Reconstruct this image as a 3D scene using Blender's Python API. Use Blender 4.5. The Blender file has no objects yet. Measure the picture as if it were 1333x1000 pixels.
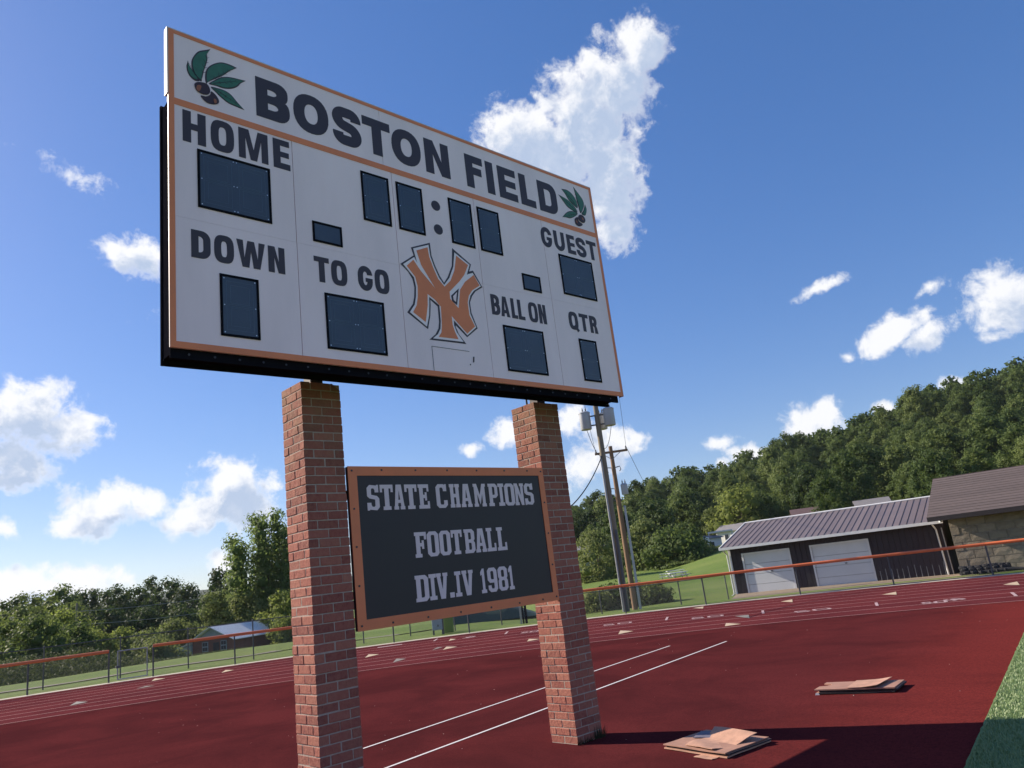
import bpy, bmesh, math, random
import numpy as np
from mathutils import Vector, Matrix, noise
R = math.radians
random.seed(7); rng = np.random.default_rng(7)
scene = bpy.context.scene
COL = scene.collection

# ------------------------------------------------------------------ camera
CAM = Vector((-3.23212, -6.20713, 1.80309))
cd = bpy.data.cameras.new('camera'); cam = bpy.data.objects.new('camera', cd); COL.objects.link(cam)
cr = Vector((0.73899602, -0.66313761, -0.11888393)); cu = Vector((-0.08107656, -0.26271691, 0.96146056)); cf = Vector((0.66881348, 0.70087683, 0.24791167))
m = Matrix((cr, cu, -cf)).transposed().to_4x4(); m.translation = CAM; cam.matrix_world = m
cd.sensor_width = 36; cd.lens = 981.08 / 1333 * 36; cd.clip_start = .05; cd.clip_end = 6000
scene.camera = cam

# ------------------------------------------------------------------ light
SUN_EL, SUN_DIR = 30.5, Vector((-.372, .928, 0)).normalized()
SUN_AZ = math.atan2(SUN_DIR.x, SUN_DIR.y)
sd = bpy.data.lights.new('sun', 'SUN'); sd.energy = 5.0; sd.angle = R(.53); sd.color = (1, .885, .73)
so = bpy.data.objects.new('sun', sd); COL.objects.link(so)
sv = Vector((SUN_DIR.x * math.cos(R(SUN_EL)), SUN_DIR.y * math.cos(R(SUN_EL)), math.sin(R(SUN_EL))))
so.rotation_euler = sv.to_track_quat('Z', 'Y').to_euler()
SKY_STRENGTH = .105
scene.view_settings.view_transform = 'Standard'; scene.view_settings.look = 'None'
scene.view_settings.gamma = 1; scene.view_settings.use_curve_mapping = False; scene.view_settings.exposure = 0.72

def azt(az, d, z=0.0):
    return Vector((CAM.x + d * math.sin(R(az)), CAM.y + d * math.cos(R(az)), z))

CLOUDS=[(47.81, 32.33, 0.073, 0.044, 0, 1), (52.56, 32.94, 0.072, 0.072, 0, 1), (55.52, 34.47, 0.052, 0.056, 0, 1), (58.29, 36.42, 0.039, 0.039, 0, 1), (53.55, 28.17, 0.049, 0.07, 0, 1), (53.5, 24.55, 0.034, 0.032, 0, 1), (45.45, 32.09, 0.047, 0.037, 0, 1), (49.68, 29.91, 0.078, 0.049, 0, 1), (9.79, 13.87, 0.05, 0.041, 0, 1), (12.0, 12.64, 0.037, 0.028, 0, 1), (9.27, 10.95, 0.042, 0.025, 0, 1), (11.37, 11.55, 0.031, 0.016, 0, 0.9), (8.7, 9.76, 0.034, 0.013, 0, 0.9), (14.1, 7.64, 0.044, 0.032, 0, 1), (13.01, 6.77, 0.037, 0.016, 20, 1), (16.68, 7.73, 0.022, 0.02, 0, 1), (22.3, 8.5, 0.044, 0.038, 0, 1), (20.65, 7.13, 0.047, 0.028, 20, 1), (23.55, 7.0, 0.04, 0.032, 0, 1), (19.01, 6.16, 0.033, 0.011, 0, 0.9), (24.91, 8.41, 0.017, 0.012, 0, 0.8), (16.07, 24.76, 0.038, 0.023, 0, 1), (8.75, 6.67, 0.017, 0.012, 0, 0.9), (9.77, 3.09, 0.042, 0.02, 0, 1), (13.3, 3.33, 0.052, 0.014, 0, 0.9), (11.41, 2.58, 0.059, 0.014, 0, 0.9), (21.67, 3.3, 0.019, 0.015, 0, 0.8), (78.64, 13.27, 0.039, 0.034, 0, 1), (77.17, 11.37, 0.014, 0.009, 0, 0.8), (71.59, 13.07, 0.042, 0.018, 30, 1), (73.46, 12.27, 0.027, 0.016, 20, 0.9), (74.41, 15.38, 0.019, 0.011, 15, 0.8), (67.5, 17.23, 0.032, 0.009, 20, 0.8), (68.34, 12.18, 0.013, 0.007, 0, 0.7), (64.95, 7.44, 0.034, 0.032, 0, 1), (65.91, 8.58, 0.021, 0.023, 0, 1), (67.1, 6.34, 0.046, 0.015, 15, 0.9), (69.65, 7.83, 0.015, 0.015, 0, 0.8), (74.23, 8.94, 0.019, 0.011, 0, 0.7), (60.89, 6.48, 0.033, 0.012, 0, 0.7), (58.65, 7.63, 0.025, 0.01, 0, 0.6), (58.36, 6.1, 0.014, 0.008, 0, 0.6), (48.61, 7.56, 0.05, 0.026, 15, 0.9), (50.59, 9.03, 0.04, 0.022, 0, 0.9), (39.76, 10.05, 0.018, 0.009, 0, 0.7), (42.63, 10.66, 0.022, 0.02, 0, 0.9), (47.64, 11.02, 0.022, 0.026, 0, 0.8), (52.51, 8.93, 0.02, 0.012, 0, 0.8), (12.26, 29.41, 0.031, 0.015, -20, 0.55), (16.75, 20.57, 0.022, 0.011, 0, 0.5), (7.97, 30.58, 0.013, 0.008, 0, 0.5), (2.65, 12.78, 0.07, 0.039, 0, 1), (-2.91, 19.21, 0.087, 0.043, 0, 1), (92, 9.9, 0.085, 0.045, 0, 1), (103, 23.0, 0.091, 0.053, 10, 1), (120, 34, .12, .07, 10, 1), (131, 12, .11, .06, 0, 1), (150, 42, .13, .08, -10, 1), (163, 20, .12, .07, 5, 1), (184, 33, .13, .07, 0, 1), (200, 11, .12, .06, 0, 1), (216, 45, .12, .08, 15, 1), (232, 24, .13, .07, 0, 1), (254, 12, .12, .06, 0, 1), (262, 38, .12, .07, 0, 1), (285, 22, .11, .06, 0, 1), (318, 12, .12, .06, 0, 1), (338, 52, .11, .06, 0, 1)]  # last group, out of view, is added to brighten the shaded board
class NT:
    def __init__(s, tree): s.t = tree
    def n(s, typ, inputs=None, **kw):
        nd = s.t.nodes.new(typ)
        for k, v in kw.items(): setattr(nd, k, v)
        for k, v in (inputs or {}).items():
            if isinstance(v, bpy.types.NodeSocket): s.t.links.new(v, nd.inputs[k])
            else: nd.inputs[k].default_value = v
        return nd
    def math(s, op, a, b=None, c=None, clamp=False):
        d = {0: a}
        if b is not None: d[1] = b
        if c is not None: d[2] = c
        return s.n('ShaderNodeMath', d, operation=op, use_clamp=clamp).outputs[0]
    def vmath(s, op, a, b): return s.n('ShaderNodeVectorMath', {0: a, 1: b}, operation=op).outputs[0]
    def noise(s, vec, scale, detail=4, rough=.5, dist=0):
        return s.n('ShaderNodeTexNoise', {'Vector': vec, 'Scale': scale, 'Detail': detail, 'Roughness': rough, 'Distortion': dist})
    def ramp(s, fac, pts, interp='LINEAR'):
        r = s.n('ShaderNodeValToRGB', {0: fac}); e = r.color_ramp; e.interpolation = interp
        while len(e.elements) < len(pts): e.elements.new(.5)
        for el, (p, c) in zip(e.elements, pts):
            el.position = p; el.color = (*c, 1) if isinstance(c, tuple) else (c, c, c, 1)
        return r.outputs[0]
    def mix(s, f, a, b, mode='MIX'):
        nd = s.n('ShaderNodeMix', data_type='RGBA', blend_type=mode)
        for k, v in ((0, f), (6, a), (7, b)):
            if isinstance(v, bpy.types.NodeSocket): s.t.links.new(v, nd.inputs[k])
            else: nd.inputs[k].default_value = (*v, 1) if isinstance(v, tuple) and len(v) == 3 else v
        return nd.outputs[2]
    def link(s, a, b): s.t.links.new(a, b)

world = bpy.data.worlds.new('World'); scene.world = world; world.use_nodes = True
wt = world.node_tree; wt.nodes.clear(); W = NT(wt)
# cloud field: soft blobs placed by compass direction, broken up by fractal noise
g = bpy.data.node_groups.new('cloud_field', 'ShaderNodeTree')
g.interface.new_socket('Vector', in_out='INPUT', socket_type='NodeSocketVector')
g.interface.new_socket('Density', in_out='OUTPUT', socket_type='NodeSocketFloat')
G = NT(g); gi = g.nodes.new('NodeGroupInput'); go = g.nodes.new('NodeGroupOutput')
wob = G.noise(gi.outputs[0], 14, 2, .5)
wv = G.vmath('SCALE', G.vmath('SUBTRACT', wob.outputs[1], (.5, .5, .5)), (0, 0, 0)); wv.node.inputs[3].default_value = .022
vec = G.vmath('ADD', gi.outputs[0], wv)
acc = None
for ci_, (az, el, rx, ry, rot, wgt) in enumerate(CLOUDS):
    bg_ = 1.30 if ci_ < 8 else 1.42
    d = Vector((math.sin(R(az)) * math.cos(R(el)), math.cos(R(az)) * math.cos(R(el)), math.sin(R(el))))
    right = Vector((math.cos(R(az)), -math.sin(R(az)), 0)); up = right.cross(d)
    c_, s_ = math.cos(R(rot - 7)), math.sin(R(rot - 7))
    y = right * c_ + up * s_; z = d.cross(y)
    M = Matrix((d, y, z)).transposed()
    mp = G.n('ShaderNodeMapping', {0: vec}, vector_type='TEXTURE')
    mp.inputs[1].default_value = d; mp.inputs[2].default_value = M.to_euler('XYZ'); mp.inputs[3].default_value = (1, rx * bg_, ry * bg_)
    gr = G.n('ShaderNodeTexGradient', {0: mp.outputs[0]}, gradient_type='SPHERICAL').outputs[1]
    if wgt == .5: wgt = .36
    if wgt != 1: gr = G.math('MULTIPLY', gr, wgt)
    acc = gr if acc is None else G.math('SMOOTH_MAX', acc, gr, .06) if False else (G.math('MAXIMUM', acc, gr))
n1 = G.noise(gi.outputs[0], 32, 11, .64, .2).outputs[0]
dens = G.math('ADD', G.math('MULTIPLY', acc, 1.25), G.math('MULTIPLY', G.math('SUBTRACT', n1, .55), 2.2))
cut = G.math('GREATER_THAN', acc, .0005)
G.link(G.math('MULTIPLY', dens, cut), go.inputs[0])

tc = W.n('ShaderNodeTexCoord'); dirv = tc.outputs[0]
sky = W.n('ShaderNodeTexSky', sky_type='NISHITA', sun_disc=False, sun_elevation=R(SUN_EL), sun_rotation=SUN_AZ, altitude=200, air_density=1.0, dust_density=.35, ozone_density=3.0)
f1 = W.n('ShaderNodeGroup', {0: dirv}, node_tree=g) if False else None
def field(v):
    nd = wt.nodes.new('ShaderNodeGroup'); nd.node_tree = g; wt.links.new(v, nd.inputs[0]); return nd.outputs[0]
a = field(dirv)
off = W.vmath('ADD', dirv, tuple(sv * .02 + Vector((0, 0, .024))))
b = field(off)
alpha = W.math('MULTIPLY', W.n('ShaderNodeMapRange', {0: a, 1: .06, 2: .66, 3: 0, 4: 1}, interpolation_type='SMOOTHSTEP').outputs[0], .95)
shade = W.n('ShaderNodeMapRange', {0: b, 1: .0, 2: .80, 3: 0, 4: 1}, interpolation_type='SMOOTHSTEP').outputs[0]
fine = W.noise(dirv, 40, 6, .6).outputs[0]
shade = W.math('MULTIPLY', shade, W.math('MULTIPLY_ADD', fine, .7, .62), clamp=True)
shade = W.math('MULTIPLY', shade, W.n('ShaderNodeMapRange', {0: a, 1: .18, 2: .65, 3: 0, 4: 1}, interpolation_type='SMOOTHSTEP').outputs[0])
ccol = W.mix(shade, (6.0, 6.0, 6.1), (2.9, 3.5, 4.6))
# deepen the blue away from the horizon the way the photograph's clear air does
sc0 = W.n('ShaderNodeVectorMath', {0: sky.outputs[0], 1: (.26, .26, .26)}, operation='MULTIPLY').outputs[0]
gm = W.n('ShaderNodeGamma', {0: sc0, 1: .68}).outputs[0]
sc1 = W.n('ShaderNodeVectorMath', {0: gm, 1: (3.35, 3.35, 3.35)}, operation='MULTIPLY').outputs[0]
hs = W.n('ShaderNodeHueSaturation', {0: .508, 1: 1.48, 2: 1.0, 3: 1.0, 4: sc1})
hs = W.n('ShaderNodeVectorMath', {0: hs.outputs[0], 1: (.90, .90, 1.05)}, operation='MULTIPLY')
fin = W.mix(alpha, hs.outputs[0], ccol)
bg = W.n('ShaderNodeBackground', {0: fin, 1: SKY_STRENGTH})
out = W.n('ShaderNodeOutputWorld', {0: bg.outputs[0]})
world.cycles.sampling_method = 'MANUAL'; world.cycles.sample_map_resolution = 512

# ------------------------------------------------------------------ helpers
def put(o, parent=None):
    COL.objects.link(o)
    if parent is not None: o.parent = parent
    return o
def tag(o, label=None, cat=None, group=None, kind=None):
    if label: o['label'] = label
    if cat: o['category'] = cat
    if group: o['group'] = group
    if kind: o['kind'] = kind
    return o
def thing(name, label, cat, loc=(0, 0, 0), rz=0, group=None):
    o = bpy.data.objects.new(name, None); o.empty_display_size = .2; put(o); o.location = loc; o.rotation_euler = (0, 0, rz)
    return tag(o, label, cat, group)
def mesh(name, verts, faces, mats, parent=None, smooth=False, fm=None):
    me = bpy.data.meshes.new(name); me.from_pydata([tuple(v) for v in verts], [], faces)
    for mt in (mats if isinstance(mats, (list, tuple)) else [mats]): me.materials.append(mt)
    if fm is not None: me.polygons.foreach_set('material_index', fm)
    if smooth: me.polygons.foreach_set('use_smooth', [True] * len(me.polygons))
    me.update()
    if smooth and len(me.polygons) < 5000: me.set_sharp_from_angle(angle=R(50))
    return put(bpy.data.objects.new(name, me), parent)
class MB:
    """collects boxes, bars, tubes into one mesh"""
    def __init__(s): s.v = []; s.f = []; s.m = []
    def add(s, vs, fs, mi=0):
        k = len(s.v); s.v += [Vector(v) for v in vs]; s.f += [tuple(k + i for i in f) for f in fs]; s.m += [mi] * len(fs)
    def box(s, a, b, mi=0):
        x0, y0, z0 = a; x1, y1, z1 = b
        s.add([(x0, y0, z0), (x1, y0, z0), (x1, y1, z0), (x0, y1, z0), (x0, y0, z1), (x1, y0, z1), (x1, y1, z1), (x0, y1, z1)],
              [(0, 3, 2, 1), (4, 5, 6, 7), (0, 1, 5, 4), (1, 2, 6, 5), (2, 3, 7, 6), (3, 0, 4, 7)], mi); return s
    def hexa(s, b4, t4, mi=0):
        s.add(list(b4) + list(t4), [(0, 3, 2, 1), (4, 5, 6, 7), (0, 1, 5, 4), (1, 2, 6, 5), (2, 3, 7, 6), (3, 0, 4, 7)], mi); return s
    def prism(s, poly, d, mi=0):
        """poly: 3-D loop, d: extrusion vector"""
        n = len(poly); d = Vector(d); p = [Vector(q) for q in poly]
        s.add(p + [q + d for q in p], [tuple(range(n - 1, -1, -1)), tuple(range(n, 2 * n))] + [(i, (i + 1) % n, n + (i + 1) % n, n + i) for i in range(n)], mi); return s
    def tube(s, pts, r, n=8, mi=0, cap=True):
        pts = [Vector(p) for p in pts]; k = len(s.v); rr = r if isinstance(r, (list, tuple)) else [r] * len(pts)
        ref = None; vs = []; fs = []
        for i, p in enumerate(pts):
            t = (pts[min(i + 1, len(pts) - 1)] - pts[max(i - 1, 0)]).normalized()
            if ref is None: ref = t.orthogonal().normalized()
            u = (ref - t * ref.dot(t)).normalized(); w = t.cross(u); ref = u
            for j in range(n):
                a_ = 2 * math.pi * j / n; vs.append(p + (u * math.cos(a_) + w * math.sin(a_)) * rr[i])
        for i in range(len(pts) - 1):
            for j in range(n): fs.append((i * n + j, i * n + (j + 1) % n, (i + 1) * n + (j + 1) % n, (i + 1) * n + j))
        if cap: fs.append(tuple(range(n - 1, -1, -1))); fs.append(tuple((len(pts) - 1) * n + j for j in range(n)))
        s.add(vs, fs, mi); return s
    def lathe(s, c, prof, n=16, mi=0):
        c = Vector(c); vs = []; fs = []
        for r, z in prof:
            for j in range(n):
                a_ = 2 * math.pi * j / n; vs.append(c + Vector((r * math.cos(a_), r * math.sin(a_), z)))
        for i in range(len(prof) - 1):
            for j in range(n): fs.append((i * n + j, i * n + (j + 1) % n, (i + 1) * n + (j + 1) % n, (i + 1) * n + j))
        fs.append(tuple(range(n - 1, -1, -1))); fs.append(tuple((len(prof) - 1) * n + j for j in range(n)))
        s.add(vs, fs, mi); return s
    def build(s, name, mats, parent=None, smooth=False, bevel=0):
        o = mesh(name, s.v, s.f, mats, parent, smooth, s.m)
        if bevel:
            bm = bmesh.new(); bm.from_mesh(o.data)
            bmesh.ops.bevel(bm, geom=list(bm.edges), offset=bevel, segments=1, affect='EDGES', clamp_overlap=True)
            bm.to_mesh(o.data); bm.free()
        return o

def mat(name, col, rough=.6, metal=0., spec=.5):
    mt = bpy.data.materials.new(name); mt.use_nodes = True
    p = mt.node_tree.nodes['Principled BSDF']; p.inputs['Base Color'].default_value = (*col, 1); p.inputs['Roughness'].default_value = rough
    p.inputs['Metallic'].default_value = metal; p.inputs['Specular IOR Level'].default_value = spec
    return mt
def nmat(name, col, var=.25, scale=6, rough=.6, metal=0., bump=0., bscale=None, coord=3, stretch=None, spec=.5, detail=6, pern=0.):
    """principled with noise-varied colour and bump"""
    mt = mat(name, col, rough, metal, spec); T = NT(mt.node_tree); p = mt.node_tree.nodes['Principled BSDF']
    v = T.n('ShaderNodeTexCoord').outputs[coord]
    if stretch: v = T.n('ShaderNodeMapping', {0: v, 3: stretch}).outputs[0]
    n = T.noise(v, scale, detail, .6).outputs[0]
    f = T.math('MULTIPLY_ADD', n, 2 * var * 1.6, 1 - var * 1.6)
    if pern:
        oi = T.n('ShaderNodeObjectInfo').outputs['Random']
        f = T.math('MULTIPLY', f, T.math('MULTIPLY_ADD', oi, 2 * pern, 1 - pern))
    c = T.n('ShaderNodeVectorMath', {0: col}, operation='SCALE'); T.link(f, c.inputs[3])
    T.link(c.outputs[0], p.inputs['Base Color'])
    T.link(T.math('MULTIPLY_ADD', n, .2, rough - .1), p.inputs['Roughness'])
    if bump:
        bn = T.noise(v, bscale or scale * 4, 5, .6).outputs[0]
        T.link(T.n('ShaderNodeBump', {0: 1.0, 1: bump, 2: bn} if False else {'Strength': .8, 'Distance': bump, 'Height': bn}).outputs[0], p.inputs['Normal'])
    return mt
def ss(a, b, x):
    t = max(0, min(1, (x - a) / (b - a))); return t * t * (3 - 2 * t)
def interp(x, pts):
    if x <= pts[0][0]: return pts[0][1]
    for (x0, y0), (x1, y1) in zip(pts, pts[1:]):
        if x <= x1: return y0 + (y1 - y0) * (x - x0) / (x1 - x0)
    return pts[-1][1]
# ------------------------------------------------------------------ ground
def r_in(a): a = max(2, min(84, a)); return 22.5 - .08303 * a + 7.389e-4 * a * a
def r_out(a): a = max(2, min(84, a)); return 31.12 - .05717 * a + 5.255e-4 * a * a
END = [(40, .2), (44, .3), (47, .6), (49, 1.0), (53.3, 1.1), (55.4, 2.1), (57.7, 3.0), (60, 3.9), (75, 5.4), (95, 5.6)]
RID = [(44, .078), (47, .0849), (50.2, .083), (53, .098), (58, .104), (62, .113), (67, .124), (70, .134), (72.2, .15), (74.5, .149), (78.2, .153), (86, .168), (95, .18)]
DRI = [(44, 190), (47, 200), (53, 230), (60, 250), (70, 280), (80, 300), (95, 300)]
def terr(x, y):
    dx, dy = x - CAM.x, y - CAM.y; d = math.hypot(dx, dy); a = math.degrees(math.atan2(dx, dy))
    if d < 31.4: return -.01
    wl = 1 - ss(38, 46, a) if a > -60 else ss(-100, -60, a)
    wr = ss(38, 46, a) * (1 - ss(95, 120, a))
    z = -.01
    z += wl * (-2.3 * ss(41, 64, d) - 1.3 * ss(62, 120, d))
    e = interp(a, END); z += wr * (-.23 * ss(31.6, 35, d) + (e + .23) * ss(46, 112, d))
    Dr = interp(a, DRI); hr = 1.8 + Dr * interp(a, RID) - 8.8 - e
    z += wr * ss(40, 47, a) * hr * ss(118, Dr, d) ** .9
    far = ss(500, 1500, d)
    if far > 0: z += far * (44 + 26 * noise.noise(Vector((x / 420, y / 420, 0))) + 10 * noise.noise(Vector((x / 130, y / 130, 3))))
    if 36 < d < 600: z += .12 * noise.noise(Vector((x / 9, y / 9, 1)))
    return z
grass = mat('lawn_grass', (.09, .14, .035), .9, spec=.2)
T = NT(grass.node_tree); p = grass.node_tree.nodes['Principled BSDF']; v = T.n('ShaderNodeTexCoord').outputs[3]
n1 = T.noise(v, .12, 5, .6).outputs[0]; n2 = T.noise(v, 1.1, 6, .7).outputs[0]; n3 = T.noise(v, 14, 4, .7).outputs[0]
c1 = T.mix(T.ramp(n1, [(.35, 0.), (.65, 1.)]), (.12, .195, .03), (.20, .255, .055))
c2 = T.mix(T.ramp(n2, [(.48, 0.), (.78, .8)]), c1, (.20, .20, .085))
c3 = T.mix(T.ramp(n3, [(.35, .55), (.6, 0.)]), c2, (.04, .075, .015))
sx = T.n('ShaderNodeSeparateXYZ', {0: v})
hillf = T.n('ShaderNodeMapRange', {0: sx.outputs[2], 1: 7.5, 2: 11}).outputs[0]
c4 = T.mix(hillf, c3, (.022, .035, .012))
T.link(c4, p.inputs['Base Color'])
T.link(T.n('ShaderNodeBump', {'Strength': .9, 'Distance': .06, 'Height': n3}).outputs[0], p.inputs['Normal'])
az_l = [a for a in range(-180, -12, 6)] + [x * .8 - 12 for x in range(0, 141)] + [a for a in range(102, 180, 6)]
rad = [24, 31.4, 32.2, 33.2, 34.2, 35.4, 37, 39, 41.5, 44, 47, 50, 54, 58, 62, 67, 72, 78, 85, 92, 100, 108, 116, 124, 134, 146, 160, 175, 190, 205, 220, 240, 260, 285, 310, 350, 420, 520, 640, 780, 920, 1060, 1200, 1350, 1500, 1800, 2600]
V = [azt(0, 0, -.01)]; Fc = []
for rr in rad:
    for a_ in az_l:
        q = azt(a_, rr); V.append((q.x, q.y, terr(q.x, q.y)))
N = len(az_l)
for j in range(N): Fc.append((0, 1 + (j + 1) % N, 1 + j))
for i in range(len(rad) - 1):
    for j in range(N):
        A = 1 + i * N; Fc.append((A + j, A + (j + 1) % N, A + N + (j + 1) % N, A + N + j))
ter = mesh('grass_ground', V, Fc, grass, smooth=True); tag(ter, kind='structure')

def red_mat(name, base, lo, hi, speck=.5, edge=False):
    mt = mat(name, base, 1.0, spec=.0); T = NT(mt.node_tree); p = mt.node_tree.nodes['Principled BSDF']
    v = T.n('ShaderNodeTexCoord').outputs[3]
    a1 = T.noise(v, .45, 6, .65, .6).outputs[0]; a2 = T.noise(v, 3.2, 5, .6).outputs[0]; a3 = T.noise(v, 55, 4, .8).outputs[0]; a4 = T.noise(v, 45, 4, .75).outputs[0]
    c = T.mix(T.ramp(a1, [(.38, 0.), (.62, 1.)]), lo, hi)
    c = T.mix(T.math('MULTIPLY', T.ramp(a2, [(.45, 0.), (.75, 1.)]), .3), c, base)
    if edge:   # brighter, less worn rubber beside the artificial turf
        sx = T.n('ShaderNodeSeparateXYZ', {0: v})
        dd = T.math('SUBTRACT', sx.outputs[1], T.math('MULTIPLY_ADD', sx.outputs[0], .198, -4.377))
        dd = T.math('ADD', dd, T.math('MULTIPLY_ADD', a2, 1.6, -.8))
        f = T.n('ShaderNodeMapRange', {0: dd, 1: 0.1, 2: 2.6, 3: 1, 4: 0}, interpolation_type='SMOOTHSTEP').outputs[0]
        c = T.mix(T.math('MULTIPLY', f, .6), c, (.23, .036, .030))
    c = T.mix(T.ramp(a3, [(.36, speck), (.56, 0.)]), c, (.03, .008, .01))
    a5 = T.noise(T.n('ShaderNodeMapping', {0: v, 3: (1, .22, 1), 2: (0, 0, .5)}).outputs[0], 1.3, 5, .7).outputs[0]
    c = T.mix(T.ramp(a5, [(.50, 0.), (.72, .35)]), c, (.050, .012, .014))
    a6 = T.noise(v, 19, 3, .8).outputs[0]
    c = T.mix(T.ramp(a6, [(.40, .35), (.55, 0.)]), c, (.05, .012, .014))
    c = T.mix(T.ramp(a4, [(.60, 0.), (.76, .22)]), c, (.26, .11, .10))
    T.link(c, p.inputs['Base Color'])
    h = T.math('ADD', T.math('MULTIPLY', a3, .5), T.math('MULTIPLY', a4, .5))
    T.link(T.n('ShaderNodeBump', {'Strength': .8, 'Distance': .006, 'Height': h}).outputs[0], p.inputs['Normal'])
    return mt
m_field = red_mat('red_rubber_apron', (.104, .0215, .0235), (.070, .0160, .0180), (.118, .0240, .0255), edge=True)
m_track = red_mat('red_rubber_track', (.145, .031, .036), (.112, .026, .031), (.152, .034, .038), .3)
m_line = nmat('white_lane_paint', (.62, .58, .58), .2, 30, .7)
m_lane = nmat('worn_lane_paint', (.40, .21, .20), .3, 20, .75)
# apron: everything inside the track on this side of the turf edge
def turf_y(x): return -4.377 + .198 * x
az2 = [x * 1.0 - 40 for x in range(0, 150)]
poly = []
for a_ in az2:
    q = azt(a_, r_in(a_), 0)
    if q.y > turf_y(q.x): poly.append(q)
x1 = poly[-1].x + .06; poly.append(Vector((x1, turf_y(x1), 0)))
x0 = poly[0].x - .2; poly.append(Vector((x0, turf_y(x0), 0)))
o = mesh('rubber_apron', poly, [tuple(range(len(poly) - 1, -1, -1))], m_field); tag(o, kind='structure')
def ring(name, f0, f1, z, mt, a0=-60, a1=130, parent=None, step=1.0):
    V = []; Fc = []; n = int((a1 - a0) / step) + 1
    for i in range(n):
        a_ = a0 + i * step
        V.append(azt(a_, f0(a_), z)); V.append(azt(a_, f1(a_), z))
    for i in range(n - 1): Fc.append((2 * i, 2 * i + 2, 2 * i + 3, 2 * i + 1) if False else (2 * i, 2 * i + 1, 2 * i + 3, 2 * i + 2))
    return mesh(name, V, Fc, mt, parent)
def lane_r(k): return lambda a: r_in(a) + (r_out(a) - .15 - r_in(a)) * k / 8.0
tr = ring('running_track', lambda a: r_in(a) - .03, r_out, .004, m_track); tag(tr, kind='structure')
for k in range(0, 9):
    wd = .05 if k in (0,) else .045
    o = ring('lane_line', (lambda kk, w_: lambda a: lane_r(kk)(a) - w_ / 2)(k, wd), (lambda kk, w_: lambda a: lane_r(kk)(a) + w_ / 2)(k, wd), .009, m_lane, parent=tr)
# concrete kerb
m_conc = nmat('kerb_concrete', (.56, .48, .38), .18, 5, .85, bump=.01)
V = []; Fc = []; prof = [(0, .008), (.02, .014), (.34, .02), (.36, -.03)]
angs = [a_ * .8 - 50 for a_ in range(0, 210)]
for a_ in angs:
    for dr, z in prof: V.append(azt(a_, r_out(a_) + dr, z))
for i in range(len(angs) - 1):
    for j in range(3): Fc.append((4 * i + j, 4 * i + j + 1, 4 * i + 5 + j, 4 * i + 4 + j))
o = mesh('concrete_kerb', V, Fc, m_conc); tag(o, kind='structure')

# painted marks on the track
m_cream = nmat('cream_paint', (.50, .38, .25), .15, 12, .7); m_greyp = nmat('grey_green_paint', (.20, .18, .15), .2, 12, .7); m_pink = nmat('faded_white_paint', (.42, .28, .28), .25, 9, .75)
TRI= [('c', [(20.621, 3.946), (21.394, 3.834), (20.265, 3.377)]), ('c', [(21.308, 0.886), (22.123, 0.751), (20.791, 0.346)]), ('c', [(20.516, 7.216), (21.168, 7.151), (19.976, 6.51)]), ('g', [(16.356, 6.374), (16.542, 6.032), (15.559, 5.422)]), ('c', [(13.855, 5.101), (14.606, 5.546), (14.222, 4.863)]), ('c', [(20.185, 10.481), (20.639, 10.324), (19.748, 9.744)]), ('c', [(13.042, 7.922), (13.922, 8.589), (13.64, 7.887)]), ('c', [(12.118, 10.573), (12.722, 11.132), (12.623, 10.56)]), ('c', [(9.476, 15.02), (10.19, 15.977), (10.177, 15.337)]), ('g', [(8.533, 12.045), (9.191, 12.865), (9.169, 12.351)]), ('g', [(10.804, 13.387), (11.387, 13.911), (11.441, 13.67)]), ('c', [(10.797, 12.831), (11.515, 13.602), (11.441, 12.977)]), ('c', [(12.99, 15.441), (13.648, 16.189), (13.5, 15.673)]), ('c', [(6.712, 19.139), (7.229, 20.076), (7.242, 19.434)]), ('c', [(5.149, 20.853), (5.538, 21.789), (5.633, 21.029)]), ('g', [(4.06, 18.743), (4.455, 19.129), (4.591, 18.765)]), ('g', [(1.985, 17.045), (2.342, 17.911), (2.454, 17.23)])]
DASH= [[(18.051, 3.061), (17.081, 2.622)], [(18.655, -0.02), (17.568, -0.401)], [(17.664, 6.242), (16.719, 5.675)], [(16.251, 8.721), (17.294, 9.441)], [(14.406, 14.117), (15.195, 14.881)], [(13.16, 16.517), (13.879, 17.283)]]
NUM= [[(17.065, 1.511), (17.244, 1.031)], [(17.457, 1.048), (17.7, 0.832)], [(16.574, 4.612), (17.103, 3.921)], [(16.323, 7.813), (16.822, 7.095)], [(15.627, 10.711), (16.188, 10.078)], [(14.575, 13.465), (14.898, 13.015)], [(11.839, 18.082), (12.552, 17.593)], [(13.843, 15.596), (13.948, 15.322)]]

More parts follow.
